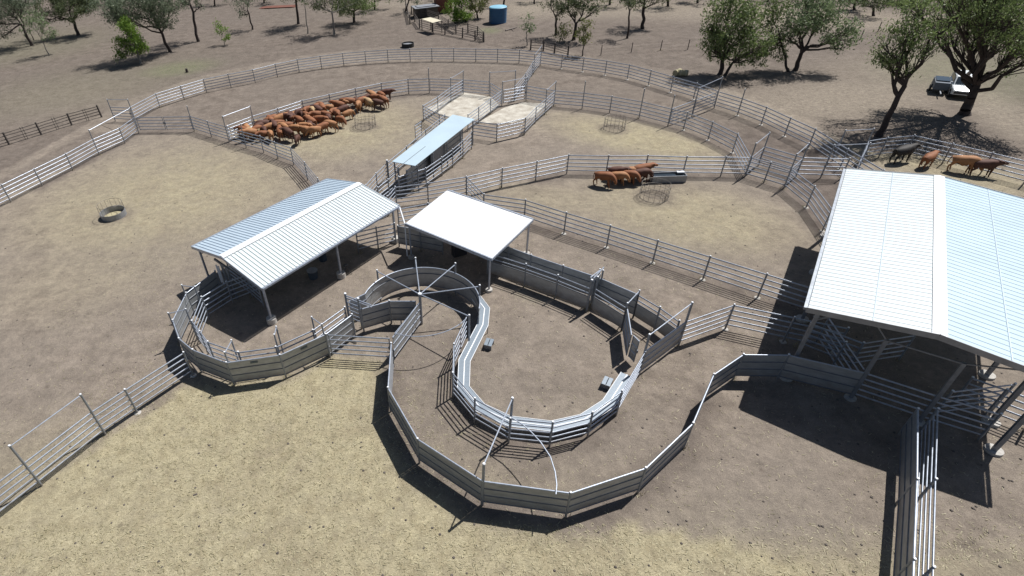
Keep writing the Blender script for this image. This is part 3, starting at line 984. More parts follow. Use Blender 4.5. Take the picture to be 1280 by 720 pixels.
for u in (-.03, SL + .03):
    m = MB()
    m.beam(G(u, -.05, 3.03), G(u, hv, RZ - .06), .03, .2)
    m.beam(G(u, hv, RZ - .06), G(u, SW + .05, 3.03), .03, .2)
    m.build('barge_board', M['galv'], root)
m = MB()
m.beam(G(0, -.08, 3.04), G(SL, -.08, 3.04), .12, .12); m.beam(G(0, SW + .08, 3.04), G(SL, SW + .08, 3.04), .12, .12)
m.build('gutter', M['galv'], root)
for u in (.3, 6.3, SL - .2):
    for v in (.45, SW - .2):
        p = G(u, v, 0)
        m = MB(); m.box(V2(p, 1.5), (.12, .12, 3.0), math.atan2(d.y, d.x)); m.build('post', M['galv'], root)
        if v < 1: drum(root, p)
    m = MB()
    m.beam(G(u, .1, 2.98), G(u, hv, RZ - .16), .08, .14); m.beam(G(u, hv, RZ - .16), G(u, SW - .1, 2.98), .08, .14)
    m.beam(G(u, .45, 2.35), G(u, 1.2, 3.05), .05, .05); m.beam(G(u, SW - .2, 2.35), G(u, SW - 1, 3.05), .05, .05)
    m.build('rafter', M['steel_dark'], root)
m = MB()
for v in (.6, 1.9, 3.2, 4.5, 5.8, 7.0):
    z = 3.1 + (RZ - 3.1) * (1 - abs(v - hv) / hv) - .05
    m.beam(G(0, v, z), G(SL, v, z), .05, .07)
m.build('purlin', M['steel_dark'], root)
# downpipe between the roofs
m = MB(); m.tube(G(SL, -.05, 3.02), at(506, 280, 2.75), .05, n=8); m.tube(at(506, 280, 2.75), V2(at(506, 280, 2.75), 0.1), .045)
tag(m.build('downpipe', M['cap']), 'white pipe linking the gable shed gutter to the plain white roof corner', 'pipe')

# dark gate / vertical stock inside left end of gable shed
fence('rail_fence', 'dark rail fence standing in the shade inside the left end of the gable shed', [G(.9, .9 + 1.2, 0), G(1.1, 3.6, 0), G(1.3, 6.2, 0)], world=True)
root = thing('head_bail', 'tall dark head bail with thick slanted posts under the left end of the gable roof', 'head bail', G(.5, 4.6, 0))
for v, h in ((4.4, 2.7), (4.9, 2.7)):
    m = MB(); m.beam(G(.4, v, 0), G(.3, v, h), .12, .12); m.build('post', M['steel_dark'], root)
m = MB(); m.beam(G(.3, 4.0, 2.6), G(.3, 5.6, 2.75), .12, .14); m.build('crossbar', M['steel_dark'], root)
m = MB(); m.tube(G(.2, 5.2, 1.0), G(.2, 5.2, 2.4), .05); m.tube(G(.2, 5.45, 1.0), G(.2, 5.45, 2.4), .05); m.build('neck_bar', M['cap'], root)

# equipment under / beside the gable shed
g = at(434, 343)
root = thing('tripod_stand', 'small black tripod stand next to the middle footing of the gable shed', 'stand', g)
for k in range(3):
    t = k * 2.09
    m = MB(); m.tube(g + Vector((math.cos(t) * .35, math.sin(t) * .35, 0)), g + Vector((0, 0, .75)), .018, n=6); m.build('leg', M['black'], root)
m = MB(); m.disc(g, .16, .74, .80, 12); m.build('top', M['black'], root)
g = at(404, 325)
root = thing('feed_drum', 'pale drum standing in the shade under the gable shed', 'drum', g)
m = MB(); m.disc(g, .28, 0, .8, 16); m.build('body', M['drum'], root)
m = MB(); m.disc(g, .29, .8, .84, 16); m.build('lid', M['grey_sheet'], root)
g = at(392, 347)
root = thing('feed_bin', 'blue-grey plastic bin in the shade under the gable shed', 'bin', g)
m = MB(); m.disc(g, .3, 0, .6, 14, .36); m.build('body', M['drum'], root)
m = MB(); m.disc(g, .37, .6, .64, 14, .38); m.build('rim', M['grey_sheet'], root)

# plain white skillion roof
cr = [at(506.5, 279.5, 2.85), at(559.5, 237.5, 3.0), at(666.5, 274, 2.85), at(614.5, 323.5, 2.7)]
root = thing('skillion_shed', 'small open shed with one flat plain white roof beside the round pound', 'shed', V2(at(560, 320), 0))
m = corr_sheet(cr[0], cr[3], cr[1], cr[2], .19, .02)
m.build('roof_sheet', M['roofC'], root)
m = MB()
for a, b2 in zip(cr, cr[1:] + cr[:1]):
    m.beam(a - Vector((0, 0, .1)), b2 - Vector((0, 0, .1)), .06, .16)
m.build('fascia', M['galv'], root)
for t_ in (.0, 1.0):
    m = MB(); m.beam(cr[0].lerp(cr[1], t_) + Vector((0, 0, .03)), cr[3].lerp(cr[2], t_) + Vector((0, 0, .03)), .10, .03); m.build('edge_flashing', M['galv'], root)
cen4 = sum(cr, Vector()) / 4
for c_ in cr:
    p = c_.lerp(cen4, .06)
    m = MB(); m.box(V2(p, (c_.z - .1) / 2), (.1, .1, c_.z - .1), .3); m.build('post', M['galv'], root)
    drum(root, p, .24, .16)
m = MB()
for k in range(1, 6):
    m.beam(cr[0].lerp(cr[1], k / 6) - Vector((0, 0, .06)), cr[3].lerp(cr[2], k / 6) - Vector((0, 0, .06)), .05, .08)
m.build('purlin', M['steel_dark'], root)
root = thing('control_box', 'black box standing in the shade under the front edge of the plain white roof', 'box', at(574, 318))
g = at(574, 318); m = MB(); m.box(V2(g, .65), (1.0, .5, 1.3), .35); m.build('body', M['black'], root)
m = MB(); m.box(V2(g, 1.32), (1.06, .56, .05), .35); m.build('lid', M['steel_dark'], root)

# long narrow roof over the crush
cr = [at(490, 202.4, 2.6), at(519, 207.8, 2.5), at(593, 149.4, 2.5), at(566, 143.6, 2.6)]
root = thing('race_shelter', 'long narrow shelter with a smooth pale blue roof over the crush race', 'shelter', V2(at(540, 190), 0))
m = MB()
nrm = Vector((0, 0, .04))
m.v = [tuple(p) for p in cr] + [tuple(p + nrm) for p in cr]
m.f = [(3, 2, 1, 0), (4, 5, 6, 7), (0, 1, 5, 4), (1, 2, 6, 5), (2, 3, 7, 6), (3, 0, 4, 7)]
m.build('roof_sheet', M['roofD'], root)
m = MB()
a = cr[0].lerp(cr[1], .5) + Vector((0, 0, .055)); b2 = cr[3].lerp(cr[2], .5) + Vector((0, 0, .055))
m.beam(a, a.lerp(b2, .33), .04, .02); m.build('roof_seam', M['steel_dark'], root)
for k in range(5):
    for (s0_, s1_) in ((cr[0], cr[3]), (cr[1], cr[2])):
        p = s0_.lerp(s1_, .03 + .235 * k)
        m = MB(); m.box(V2(p, 1.22), (.09, .09, 2.44), .7); m.build('post', M['steel_dark'], root)
# crush machine under it
g0 = cr[0].lerp(cr[1], .5).lerp(cr[3].lerp(cr[2], .5), .45)
g0.z = 0
root = thing('cattle_crush', 'dark steel cattle crush standing under the long narrow roof', 'crush', g0)
ud = (cr[3] - cr[0]).normalized(); ud.z = 0; ud.normalize(); vd = Vector((-ud.y, ud.x, 0))
for s in (-.4, .4):
    m = MB(); m.beam(g0 + vd * s + ud * -1.3 + Vector((0, 0, 1.1)), g0 + vd * s + ud * 1.3 + Vector((0, 0, 1.1)), .06, 1.5); m.build('side_panel', M['grey_sheet'], root)
for s in (-1.35, 1.35):
    m = MB()
    for v in (-.5, .5): m.beam(g0 + ud * s + vd * v, g0 + ud * s + vd * v + Vector((0, 0, 2.1)), .1, .1)
    m.beam(g0 + ud * s - vd * .5 + Vector((0, 0, 2.1)), g0 + ud * s + vd * .5 + Vector((0, 0, 2.1)), .1, .1)
    m.build('end_frame', M['steel_dark'], root)

# big shed on the right
q = at(1010, 385, 4.8); d = Vector((0.635, 0.772, 0)).normalized()
BL, BW, BR = 17.1, 9.0, 5.35
dd = d; nn = Vector((dd.y, -dd.x, 0))


def B(u, v, z): return Vector((q.x + dd.x * u + nn.x * v, q.y + dd.y * u + nn.y * v, z))


root = thing('big_shed', 'big open steel shed with white gable roof over yards on the right', 'shed', (q.x, q.y, 0))
hv = 4.5
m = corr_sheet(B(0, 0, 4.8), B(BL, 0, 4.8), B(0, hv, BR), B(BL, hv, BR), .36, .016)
m.build('roof_sheet', M['roofA'], root)['label'] = 'ribbed left roof slope coloured sunlit white'
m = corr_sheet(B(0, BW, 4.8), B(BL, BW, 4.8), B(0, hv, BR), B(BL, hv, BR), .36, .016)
m.build('roof_sheet', M['roofD'], root)['label'] = 'ribbed right roof slope tinted with sky reflection'
m = MB()
for v_, z_ in ((hv * .52, 4.8 + (BR - 4.8) * .52 + .022), (BW - (BW - hv) * .48, 4.8 + (BR - 4.8) * .48 + .022)):
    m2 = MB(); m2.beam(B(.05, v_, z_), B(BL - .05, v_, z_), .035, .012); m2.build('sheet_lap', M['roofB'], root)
m.poly([B(-.02, hv - .25, BR + .02), B(BL, hv - .25, BR + .02), B(BL, hv, BR + .06), B(-.02, hv, BR + .06)])
m.poly([B(-.02, hv, BR + .06), B(BL, hv, BR + .06), B(BL, hv + .25, BR + .02), B(-.02, hv + .25, BR + .02)])
m.build('ridge_cap', M['flash'], root)
for u in (-.03, BL + .03):
    m = MB()
    m.beam(B(u, -.05, 4.7), B(u, hv, BR - .09), .04, .28); m.beam(B(u, hv, BR - .09), B(u, BW + .05, 4.7), .04, .28)
    m.build('barge_board', M['grey_sheet'], root)
m = MB(); m.beam(B(0, -.09, 4.72), B(BL, -.09, 4.72), .14, .14); m.build('gutter', M['galv_dull'], root)
m = MB(); m.beam(B(0, BW + .09, 4.72), B(BL, BW + .09, 4.72), .14, .14); m.build('gutter', M['galv_dull'], root)
for u in (.55, 6.0, 11.4, BL - .5):
    for v in (.5, BW - .5):
        p = B(u, v, 0)
        m = MB(); m.box(V2(p, 2.33), (.2, .16, 4.66), math.atan2(dd.y, dd.x)); m.build('post', M['steel_dark'], root)
        drum(root, p, .34, .12)
    m = MB()
    m.beam(B(u, .1, 4.66), B(u, hv, BR - .16), .1, .18); m.beam(B(u, hv, BR - .16), B(u, BW - .1, 4.66), .1, .18)
    m.beam(B(u, .5, 3.9), B(u, 1.4, 4.75), .07, .07); m.beam(B(u, BW - .5, 3.9), B(u, BW - 1.4, 4.75), .07, .07)
    m.build('rafter', M['steel_dark'], root)
m = MB()
for k in range(8):
    v = .5 + k * 1.2
    z = 4.8 + (BR - 4.8) * (1 - abs(v - hv) / hv) - .06
    m.beam(B(0, v, z), B(BL, v, z), .06, .09)
m.build('purlin', M['steel_dark'], root)
for v in (3.25, 5.9):
    p = B(.7, v, 0)
    m = MB(); m.box(V2(p, 1.95), (.15, .15, 3.9), math.atan2(dd.y, dd.x)); m.build('inner_post', M['steel_dark'], root)
    drum(root, p, .26, .08)
m = MB(); m.beam(B(.7, 3.25, 3.85), B(.7, 5.9, 3.85), .05, .07)
m.beam(B(.7, 3.25, 3.85), B(.7, 2.2, 5.0), .05, .05); m.beam(B(.7, 5.9, 3.85), B(.7, 7.6, 4.4), .05, .05); m.build('tie_beam', M['steel_dark'], root)
p = B(2.45, BW - .5, 0)
m = MB(); m.box(V2(p, 2.33), (.2, .16, 4.66), math.atan2(dd.y, dd.x)); m.build('post', M['steel_dark'], root)
drum(root, p, .34, .12)
# fences under the big shed
fence('rail_fence', 'rail fence in the shade under the front gable of the big shed', [B(.7, 3.3, 0), B(.75, 5.9, 0), B(.9, 8.0, 0)], world=True)
fence('rail_fence', 'diagonal rail fence in deep shade inside the big shed', [B(.9, 3.2, 0), B(2.6, 2.3, 0), B(4.3, 1.4, 0)], world=True, skip=(0,))
fence('rail_fence', 'rail fence in the shade just inside the left eave of the big shed', [B(3.3, .7, 0), B(3.0, 3.0, 0), B(5.0, 5.0, 0)], world=True)
fence('rail_fence', 'rail fence in the sun at the right edge leaving the big shed', [(1215, 473), (1258, 488), (1310, 507), (1370, 530)])
fence('rail_fence', 'tall rail panel in shade at the right inner bay of the big shed', [B(1.4, 6.4, 0), B(3.4, 8.6, 0)], world=True)


# ------------------------------------------------------------------ troughs and hay rings
def hay_ring(label, c, r, H=1.15, solid=0.0, mt='wire', lean=0):
    root = thing('hay_ring', label, 'hay ring', c)
    for z in ((.04, .45, H - .45, H) if not solid else (H,)):
        m = MB()
        for k in range(24):
            t0 = 2 * math.pi * k / 24; t1 = 2 * math.pi * (k + 1) / 24
            m.tube((c.x + r * math.cos(t0), c.y + r * math.sin(t0), z), (c.x + r * math.cos(t1), c.y + r * math.sin(t1), z), .017, n=6, cap=False)
        m.build('ring_pipe', M[mt], root)
    m = MB()
    nb = 16
    for k in range(nb):
        t0 = 2 * math.pi * k / nb
        p = Vector((c.x + r * math.cos(t0), c.y + r * math.sin(t0), 0))
        m.tube(V2(p, solid), V2(p, H), .013, n=6)
    m.build('upright', M[mt], root)
    return root


hay_ring('rusty hay ring on the straw right of the big cattle mob', at(457, 158), 1.15)
hay_ring('rusty hay ring in the far pen behind the trough fence', at(767.5, 161), 1.05)
hay_ring('rusty hay ring standing right in front of the five feeding cattle', at(817, 246), 1.1)
c = at(143, 270)
root = hay_ring('round galvanised feeder half full of hay with a bar hoop, alone in the left yard', c, 1.0, H=1.2, solid=.5, mt='wire')
m = MB()
for k in range(32):
    t0 = 2 * math.pi * k / 32; t1 = 2 * math.pi * (k + 1) / 32
    m.beam((c.x + math.cos(t0), c.y + math.sin(t0), .25), (c.x + math.cos(t1), c.y + math.sin(t1), .25), .03, .5)
m.build('tub_wall', M['grey_sheet'], root)
m = MB(); m.disc(c, .9, .0, .1, 28, .6); m.build('hay', M['hay'], root)
c = at(834, 226)
root = thing('water_trough', 'grey half-round water trough against the fence beside the feeding cattle', 'trough', c)
ax = (at(852, 225) - at(815, 226)).normalized()
v = Vector((-ax.y, ax.x, 0))
m = MB(); a_, b_ = c - ax * 1.35, c + ax * 1.35
for s in (-.4, .4): m.beam(a_ + v * s + Vector((0, 0, .32)), b_ + v * s + Vector((0, 0, .32)), .05, .6)
m.beam(a_ - v * .4 + Vector((0, 0, .32)), a_ + v * .4 + Vector((0, 0, .32)), .05, .6); m.beam(b_ - v * .4 + Vector((0, 0, .32)), b_ + v * .4 + Vector((0, 0, .32)), .05, .6)
m.beam(a_ + Vector((0, 0, .08)), b_ + Vector((0, 0, .08)), .8, .1)
m.build('tub', M['grey_sheet'], root)
m = MB(); m.box(c + Vector((0, 0, .5)), (2.6, .76, .02), math.atan2(ax.y, ax.x)); m.build('water', M['glass'], root)
m = MB(); m.box(b_ - ax * .35 + v * .25 + Vector((0, 0, .68)), (.6, .35, .08), math.atan2(ax.y, ax.x)); m.build('float_cover', M['cap'], root)


# ------------------------------------------------------------------ cattle
def cow_mesh(name, pose):
    me = bpy.data.meshes.new(name)
    V = [(-.62, 0, 1.10), (-.15, 0, 1.05), (.32, 0, 1.06), (.52, 0, 1.17)]
    R = [(.33, .31), (.39, .36), (.36, .37), (.26, .30)]
    E = [(0, 1), (1, 2), (2, 3)]
    if pose == 'up': nk = [(.74, .0, 1.24), (.90, 0, 1.32), (1.08, 0, 1.24), (1.25, 0, 1.12)]
    elif pose == 'down': nk = [(.74, 0, 1.02), (.90, 0, .82), (1.00, 0, .62), (1.08, 0, .42)]
    else: nk = [(.70, .08, 1.20), (.82, .24, 1.27), (.90, .38, 1.20), (.97, .52, 1.08)]
    rk = [(.19, .23), (.15, .165), (.12, .135), (.085, .095)]
    prev = 3
    for p, r in zip(nk, rk):
        V.append(p); R.append(r); E.append((prev, len(V) - 1)); prev = len(V) - 1
    poll = 5
    hp = Vector(nk[1]); hd = (Vector(nk[2]) - hp).normalized(); sd = hd.cross(Vector((0, 0, 1))).normalized()
    for s in (-1, 1):
        V.append(tuple(hp + sd * s * .16 + Vector((0, 0, .02)))); R.append((.045, .045)); E.append((poll, len(V) - 1))
        V.append(tuple(hp + sd * s * .30 - Vector((0, 0, .03)))); R.append((.03, .03)); E.append((len(V) - 2, len(V) - 1))
    # tail
    pr = 0
    for p, r in [((-.90, 0, 1.22), .05), ((-.98, 0, .95), .026), ((-1.0, .03, .62), .03), ((-.99, .03, .50), .04)]:
        V.append(p); R.append((r, r)); E.append((pr, len(V) - 1)); pr = len(V) - 1
    sw = {'up': .0, 'down': .08, 'side': -.06}[pose]
    for s in (-1, 1):
        st = sw * s
        pr = 0
        for p, r in [((-.66, s * .19, .86), .17), ((-.60 + st, s * .2, .68), .115), ((-.80 + st, s * .19, .48), .062), ((-.74 + st, s * .18, .14), .046), ((-.70 + st, s * .18, .03), .055)]:
            V.append(p); R.append((r, r)); E.append((pr, len(V) - 1)); pr = len(V) - 1
        pr = 2
        for p, r in [((.38, s * .18, .78), .125), ((.40 - st, s * .18, .50), .07), ((.41 - st * 1.6, s * .17, .14), .046), ((.45 - st * 1.6, s * .17, .03), .055)]:
            V.append(p); R.append((r, r)); E.append((pr, len(V) - 1)); pr = len(V) - 1
    me.from_pydata(V, E, [])
    o = bpy.data.objects.new(name, me)
    C.objects.link(o)
    o.modifiers.new('Skin', 'SKIN')
    o.modifiers['Skin'].use_smooth_shade = True
    for i, sv in enumerate(me.skin_vertices[0].data):
        sv.radius = R[i]
        sv.use_root = (i == 0)
    ss = o.modifiers.new('Sub', 'SUBSURF'); ss.levels = 2; ss.render_levels = 2
    dg = bpy.context.evaluated_depsgraph_get()
    dg.update()
    out = bpy.data.meshes.new_from_object(o.evaluated_get(dg))
    bpy.data.objects.remove(o)
    out.name = name
    return out


COW = {p: cow_mesh('cow_' + p, p) for p in ('up', 'down', 'side')}
COWM = {}


def cow(label, px_, head, pose='up', mt='cow_r', s=1.0, group=None, name='cow'):
    key = (pose, mt)
    if key not in COWM:
        me = COW[pose].copy(); me.materials.clear(); me.materials.append(M[mt]); COWM[key] = me
    o = bpy.data.objects.new(name, COWM[key])
    C.objects.link(o)
    o.location = at(*px_)
    h = at(px_[0] + math.cos(head), px_[1] + math.sin(head)) - at(*px_)
    o.rotation_euler = (0, 0, math.atan2(h.y, h.x))
    s *= .95
    o.scale = (s * 1.0, s * 1.06, s)
    return tag(o, label, 'calf' if s < .75 else 'cow', group)


def hd(deg): return math.radians(deg)


rnd = random.Random(5)
GR = 'cattle packed in the mob beside the inner fence'
fixed = [((373, 181), 120, 'down', 'cow_d', .78, 'small dark brown calf standing alone in front of the mob'),
         ((352, 174), -95, 'up', 'cow_r', 1.0, 'brown cow seen from behind at the front edge of the mob, just behind the calf'),
         ((414, 165), 185, 'down', 'cow_t', 1.0, 'light brown cow standing side-on at the front right edge of the mob'),
         ((427, 158), 20, 'down', 'cow_r', .9, 'red cow with lowered head right of the side-on cow'),
         ((394, 172), 170, 'down', 'cow_t', .95, 'tan cow with head down at the front middle of the mob'),
         ((318, 173), 170, 'side', 'cow_c', .95, 'pale tan cow at the lower left corner of the mob'),
         ((392, 147), 60, 'up', 'cow_c', 1.0, 'cream-faced pale cow at the back of the mob by the fence'),
         ((449, 140), 100, 'up', 'cow_t', 1.0, 'tan cow facing the camera just left of the right-hand bunch'),
         ((437, 136), 175, 'up', 'cow_r', 1.0, 'red cow standing against the fence above the rest'),
         ((484, 125), 0, 'up', 'cow_d', 1.0, 'dark brown cow at the far right tip of the mob'),
         ((462, 137), 200, 'side', 'cow_c', 1.0, 'pale cream-brown cow at the left of the right-hand bunch'),
         ((335, 162), 150, 'up', 'cow_b', .9, 'black cow by the fence at the upper left of the mob'),
         ((326, 164), 200, 'up', 'cow_c', .85, 'small pale calf by the fence at the far left of the mob')]
for p, h, pose, mt_, s, lab in fixed:
    cow(lab, p, hd(h), pose, mt_, s, GR)
spots = [(338, 168), (330, 165), (360, 165), (371, 170), (382, 168), (352, 158), (364, 156), (376, 160), (390, 162), (402, 160),
         (342, 152), (356, 149), (371, 148), (384, 152), (396, 153), (408, 152), (418, 148), (366, 141), (378, 139),
         (404, 138), (412, 143), (424, 141), (431, 136), (436, 150), (446, 133), (470, 131), (477, 127), (472, 138), (480, 134), (459, 130), (306, 172), (314, 176), (322, 172), (330, 176), (340, 176), (362, 176), (385, 172), (349, 163), (357, 168), (366, 150), (387, 157), (399, 147), (412, 155), (423, 152), (389, 166), (405, 168), (376, 145), (430, 146), (386, 135), (398, 132), (332, 171), (340, 160), (453, 136), (466, 126), (326, 168), (345, 166), (310, 169)]
FB = [(300, 166), (318, 161), (349, 152), (379, 142), (413, 134), (446, 126), (478, 119), (510, 118)]
for i, p in enumerate(spots):
    yb = float(np.interp(p[0], [q[0] for q in FB], [q[1] for q in FB])) + 5
    if p[1] < yb: p = (p[0], yb + rnd.uniform(0, 3))
    mt_ = rnd.choice(['cow_r', 'cow_r', 'cow_r', 'cow_t', 'cow_t', 'cow_d', 'cow_d'])
    nm = {'cow_r': 'red-brown', 'cow_t': 'light brown', 'cow_d': 'dark brown'}[mt_]
    side = 'left half' if p[0] < 385 else ('right half' if p[0] < 445 else 'separate right-hand bunch')
    cow('%s cow standing among others in the %s of the big mob' % (nm, side), p, hd(rnd.choice([170, 185, 200, 10, -15, 60, 230, 150])), rnd.choice(['up', 'down', 'side']), mt_, rnd.uniform(.84, 1.08), GR + ', ' + nm + ', ' + side)
GT = 'cattle feeding at the trough'
for p, h, pose, mt_, s, lab in [((754, 233), 12, 'down', 'cow_r', 1.0, 'red cow with tail out, leftmost of the group at the trough'),
                                ((772, 231), 8, 'down', 'cow_t', .9, 'light brown cow second from left in front of the trough group'),
                                ((786, 229.5), 15, 'down', 'cow_r', .9, 'red cow in the middle front of the trough group'),
                                ((800, 228), 0, 'down', 'cow_d', .95, 'dark red cow with lowered head just left of the trough'),
                                ((770, 225.5), 5, 'up', 'cow_d', .95, 'dark red cow at the back left of the trough group against the fence'),
                                ((784, 225), 5, 'down', 'cow_t', .9, 'light brown cow at the back middle of the trough group'),
                                ((801, 224), -5, 'up', 'cow_r', 1.05, 'tall red cow with raised head above the water trough')]:
    cow(lab, p, hd(h), pose, mt_, s, GT)
GP = 'loose cattle in the far right pen'
for p, h, pose, mt_, s, lab in [((1124, 203), -10, 'up', 'cow_b', 1.15, 'black cow standing in the far right pen'),
                                ((1156, 209), -25, 'up', 'cow_r', .95, 'small red cow between the black cow and the brown pair'),
                                ((1200, 216), 10, 'down', 'cow_t', 1.1, 'light brown cow, left one of the overlapping pair at the far right'),
                                ((1225, 220), 5, 'up', 'cow_d', 1.05, 'dark reddish cow, right one of the overlapping pair at the far right')]:
    cow(lab, p, hd(h), pose, mt_, s, GP)


# ------------------------------------------------------------------ trees
def up_at(g, x, y):
    """point of the photo ray on the upright plane through g that faces the camera's heading"""
    v = MM.T @ np.array([x - CX, y - CY, F_PX])
    nrm = Vector((g.x, g.y, 0)).normalized()
    t = (g.x * nrm.x + g.y * nrm.y) / (v[0] * nrm.x + v[1] * nrm.y)
    return Vector((v[0] * t, v[1] * t, CAM_H + v[2] * t))


def tree(label, base, fork, blobs, r=.2, leaf='leaf_mid', bark='bark_d', dens=1.0, lsize=.15, seed=1, group=None, name='gum_tree', mids=()):
    """tapered trunk to the fork, limbs to every foliage mass, twigs ending in leaf clumps"""
    rn = random.Random(seed)
    rr = np.random.RandomState(seed)
    g = at(*base)
    root = thing(name, label, 'tree', g, group)
    nd = Vector((g.x, g.y, 0)).normalized()
    Fk = up_at(g, *fork)
    wood = MB()

    def wig(p, q, r0, r1, n, amp):
        """crooked limb"""
        L = (q - p).length
        pts = [p]
        for k in range(1, n):
            t = k / n
            pts.append(p.lerp(q, t) + Vector((rn.gauss(0, amp), rn.gauss(0, amp), rn.gauss(0, amp * .6) - .0 * L)) * L)
        pts.append(q)
        for k in range(n):
            a = r0 + (r1 - r0) * k / n; b = r0 + (r1 - r0) * (k + 1) / n
            wood.tube(pts[k], pts[k + 1], a, b, n=8 if r0 > .12 else 6, cap=False)
        return pts
    wood.tube(g - Vector((0, 0, .15)), g + (Fk - g) * .10, r * 1.45, r * 1.0, n=9, cap=False)
    tp = wig(g - Vector((0, 0, .1)), Fk, r * 1.08, r * .72, 5, .018)
    ppm = F_PX / max(5.0, float((MM @ (np.array(g) - np.array([0, 0, CAM_H])))[2]))
    C_, S_, W_ = [], [], []
    for bi, bb in enumerate(blobs):
        x, y, rx, ry = bb[:4]
        w = bb[4] if len(bb) > 4 else 1.0
        dep = bb[5] if len(bb) > 5 else rn.uniform(-.8, .8) * rx / ppm
        c = up_at(g, x, y) + nd * dep
        Rx, Rz = rx / ppm, ry / ppm * 1.12
        # limb leaves from the fork or from the upper trunk
        st = tp[-1] if rn.random() < .7 else tp[-2]
        low = c - Vector((0, 0, Rz * .45))
        main = wig(st, low, min(r * .52, .15 + r * .12), min(r * .20, .07), 5, .045)
        k_n = int(min(34, 7 + rx * ry / 22.0))
        for k in range(k_n):
            while True:
                u = np.array([rn.uniform(-1, 1) for _ in range(3)])
                if .25 < (u ** 2).sum() < 1: break
            tip = c + Vector((u[0] * Rx, u[1] * Rx, u[2] * Rz))
            s0 = main[rn.choice([2, 3, 4, 5])]
            wig(s0, tip, min(r * .15, .045), .012, 3, .06)
            C_.append(tuple(tip)); S_.append(.13 * min(Rx, Rz * 1.3) + .14); W_.append(w)
            if rn.random() < .6:      # a second clump hanging along the twig
                t2 = s0.lerp(tip, rn.uniform(.6, .85))
                C_.append((t2.x + rn.gauss(0, .2), t2.y + rn.gauss(0, .2), t2.z - rn.uniform(0, .4))); S_.append(.11 * Rx + .11); W_.append(w * .7)
    wood.build('trunk', M[bark], root, smooth=True)
    C_ = np.array(C_); S_ = np.array(S_); W_ = np.array(W_)
    per = np.maximum(12, (dens * 125 * W_ * (S_ / .5) ** 1.6 * (.15 / lsize) ** 1.5)).astype(int)
    idx = np.repeat(np.arange(len(C_)), per)
    n = len(idx)
    P = C_[idx] + rr.normal(0, 1, (n, 3)) * S_[idx][:, None] * [1.0, 1.0, .72]
    sz = lsize * rr.uniform(.6, 1.35, n)
    a = rr.normal(0, 1, (n, 3)) + [0, 0, -.7]; a /= np.linalg.norm(a, axis=1)[:, None]
    b = np.cross(a, rr.normal(0, 1, (n, 3))); b /= np.linalg.norm(b, axis=1)[:, None]
    P = P - np.array(g)
    P[:, 2] = np.maximum(P[:, 2], .25)
    V = np.zeros((n, 4, 3))
    V[:, 0] = P - a * sz[:, None]
    V[:, 1] = P + b * sz[:, None] * .36
    V[:, 2] = P + a * sz[:, None]
    V[:, 3] = P - b * sz[:, None] * .36
    me = bpy.data.meshes.new('crown')
    me.vertices.add(n * 4); me.vertices.foreach_set('co', V.ravel())
    me.loops.add(n * 4); me.loops.foreach_set('vertex_index', np.arange(n * 4))
    me.polygons.add(n); me.polygons.foreach_set('loop_start', np.arange(n) * 4); me.polygons.foreach_set('loop_total', np.full(n, 4))
    me.update()
    me.materials.append(M[leaf])
    o = bpy.data.objects.new('crown', me)
    C.objects.link(o); o.parent = root


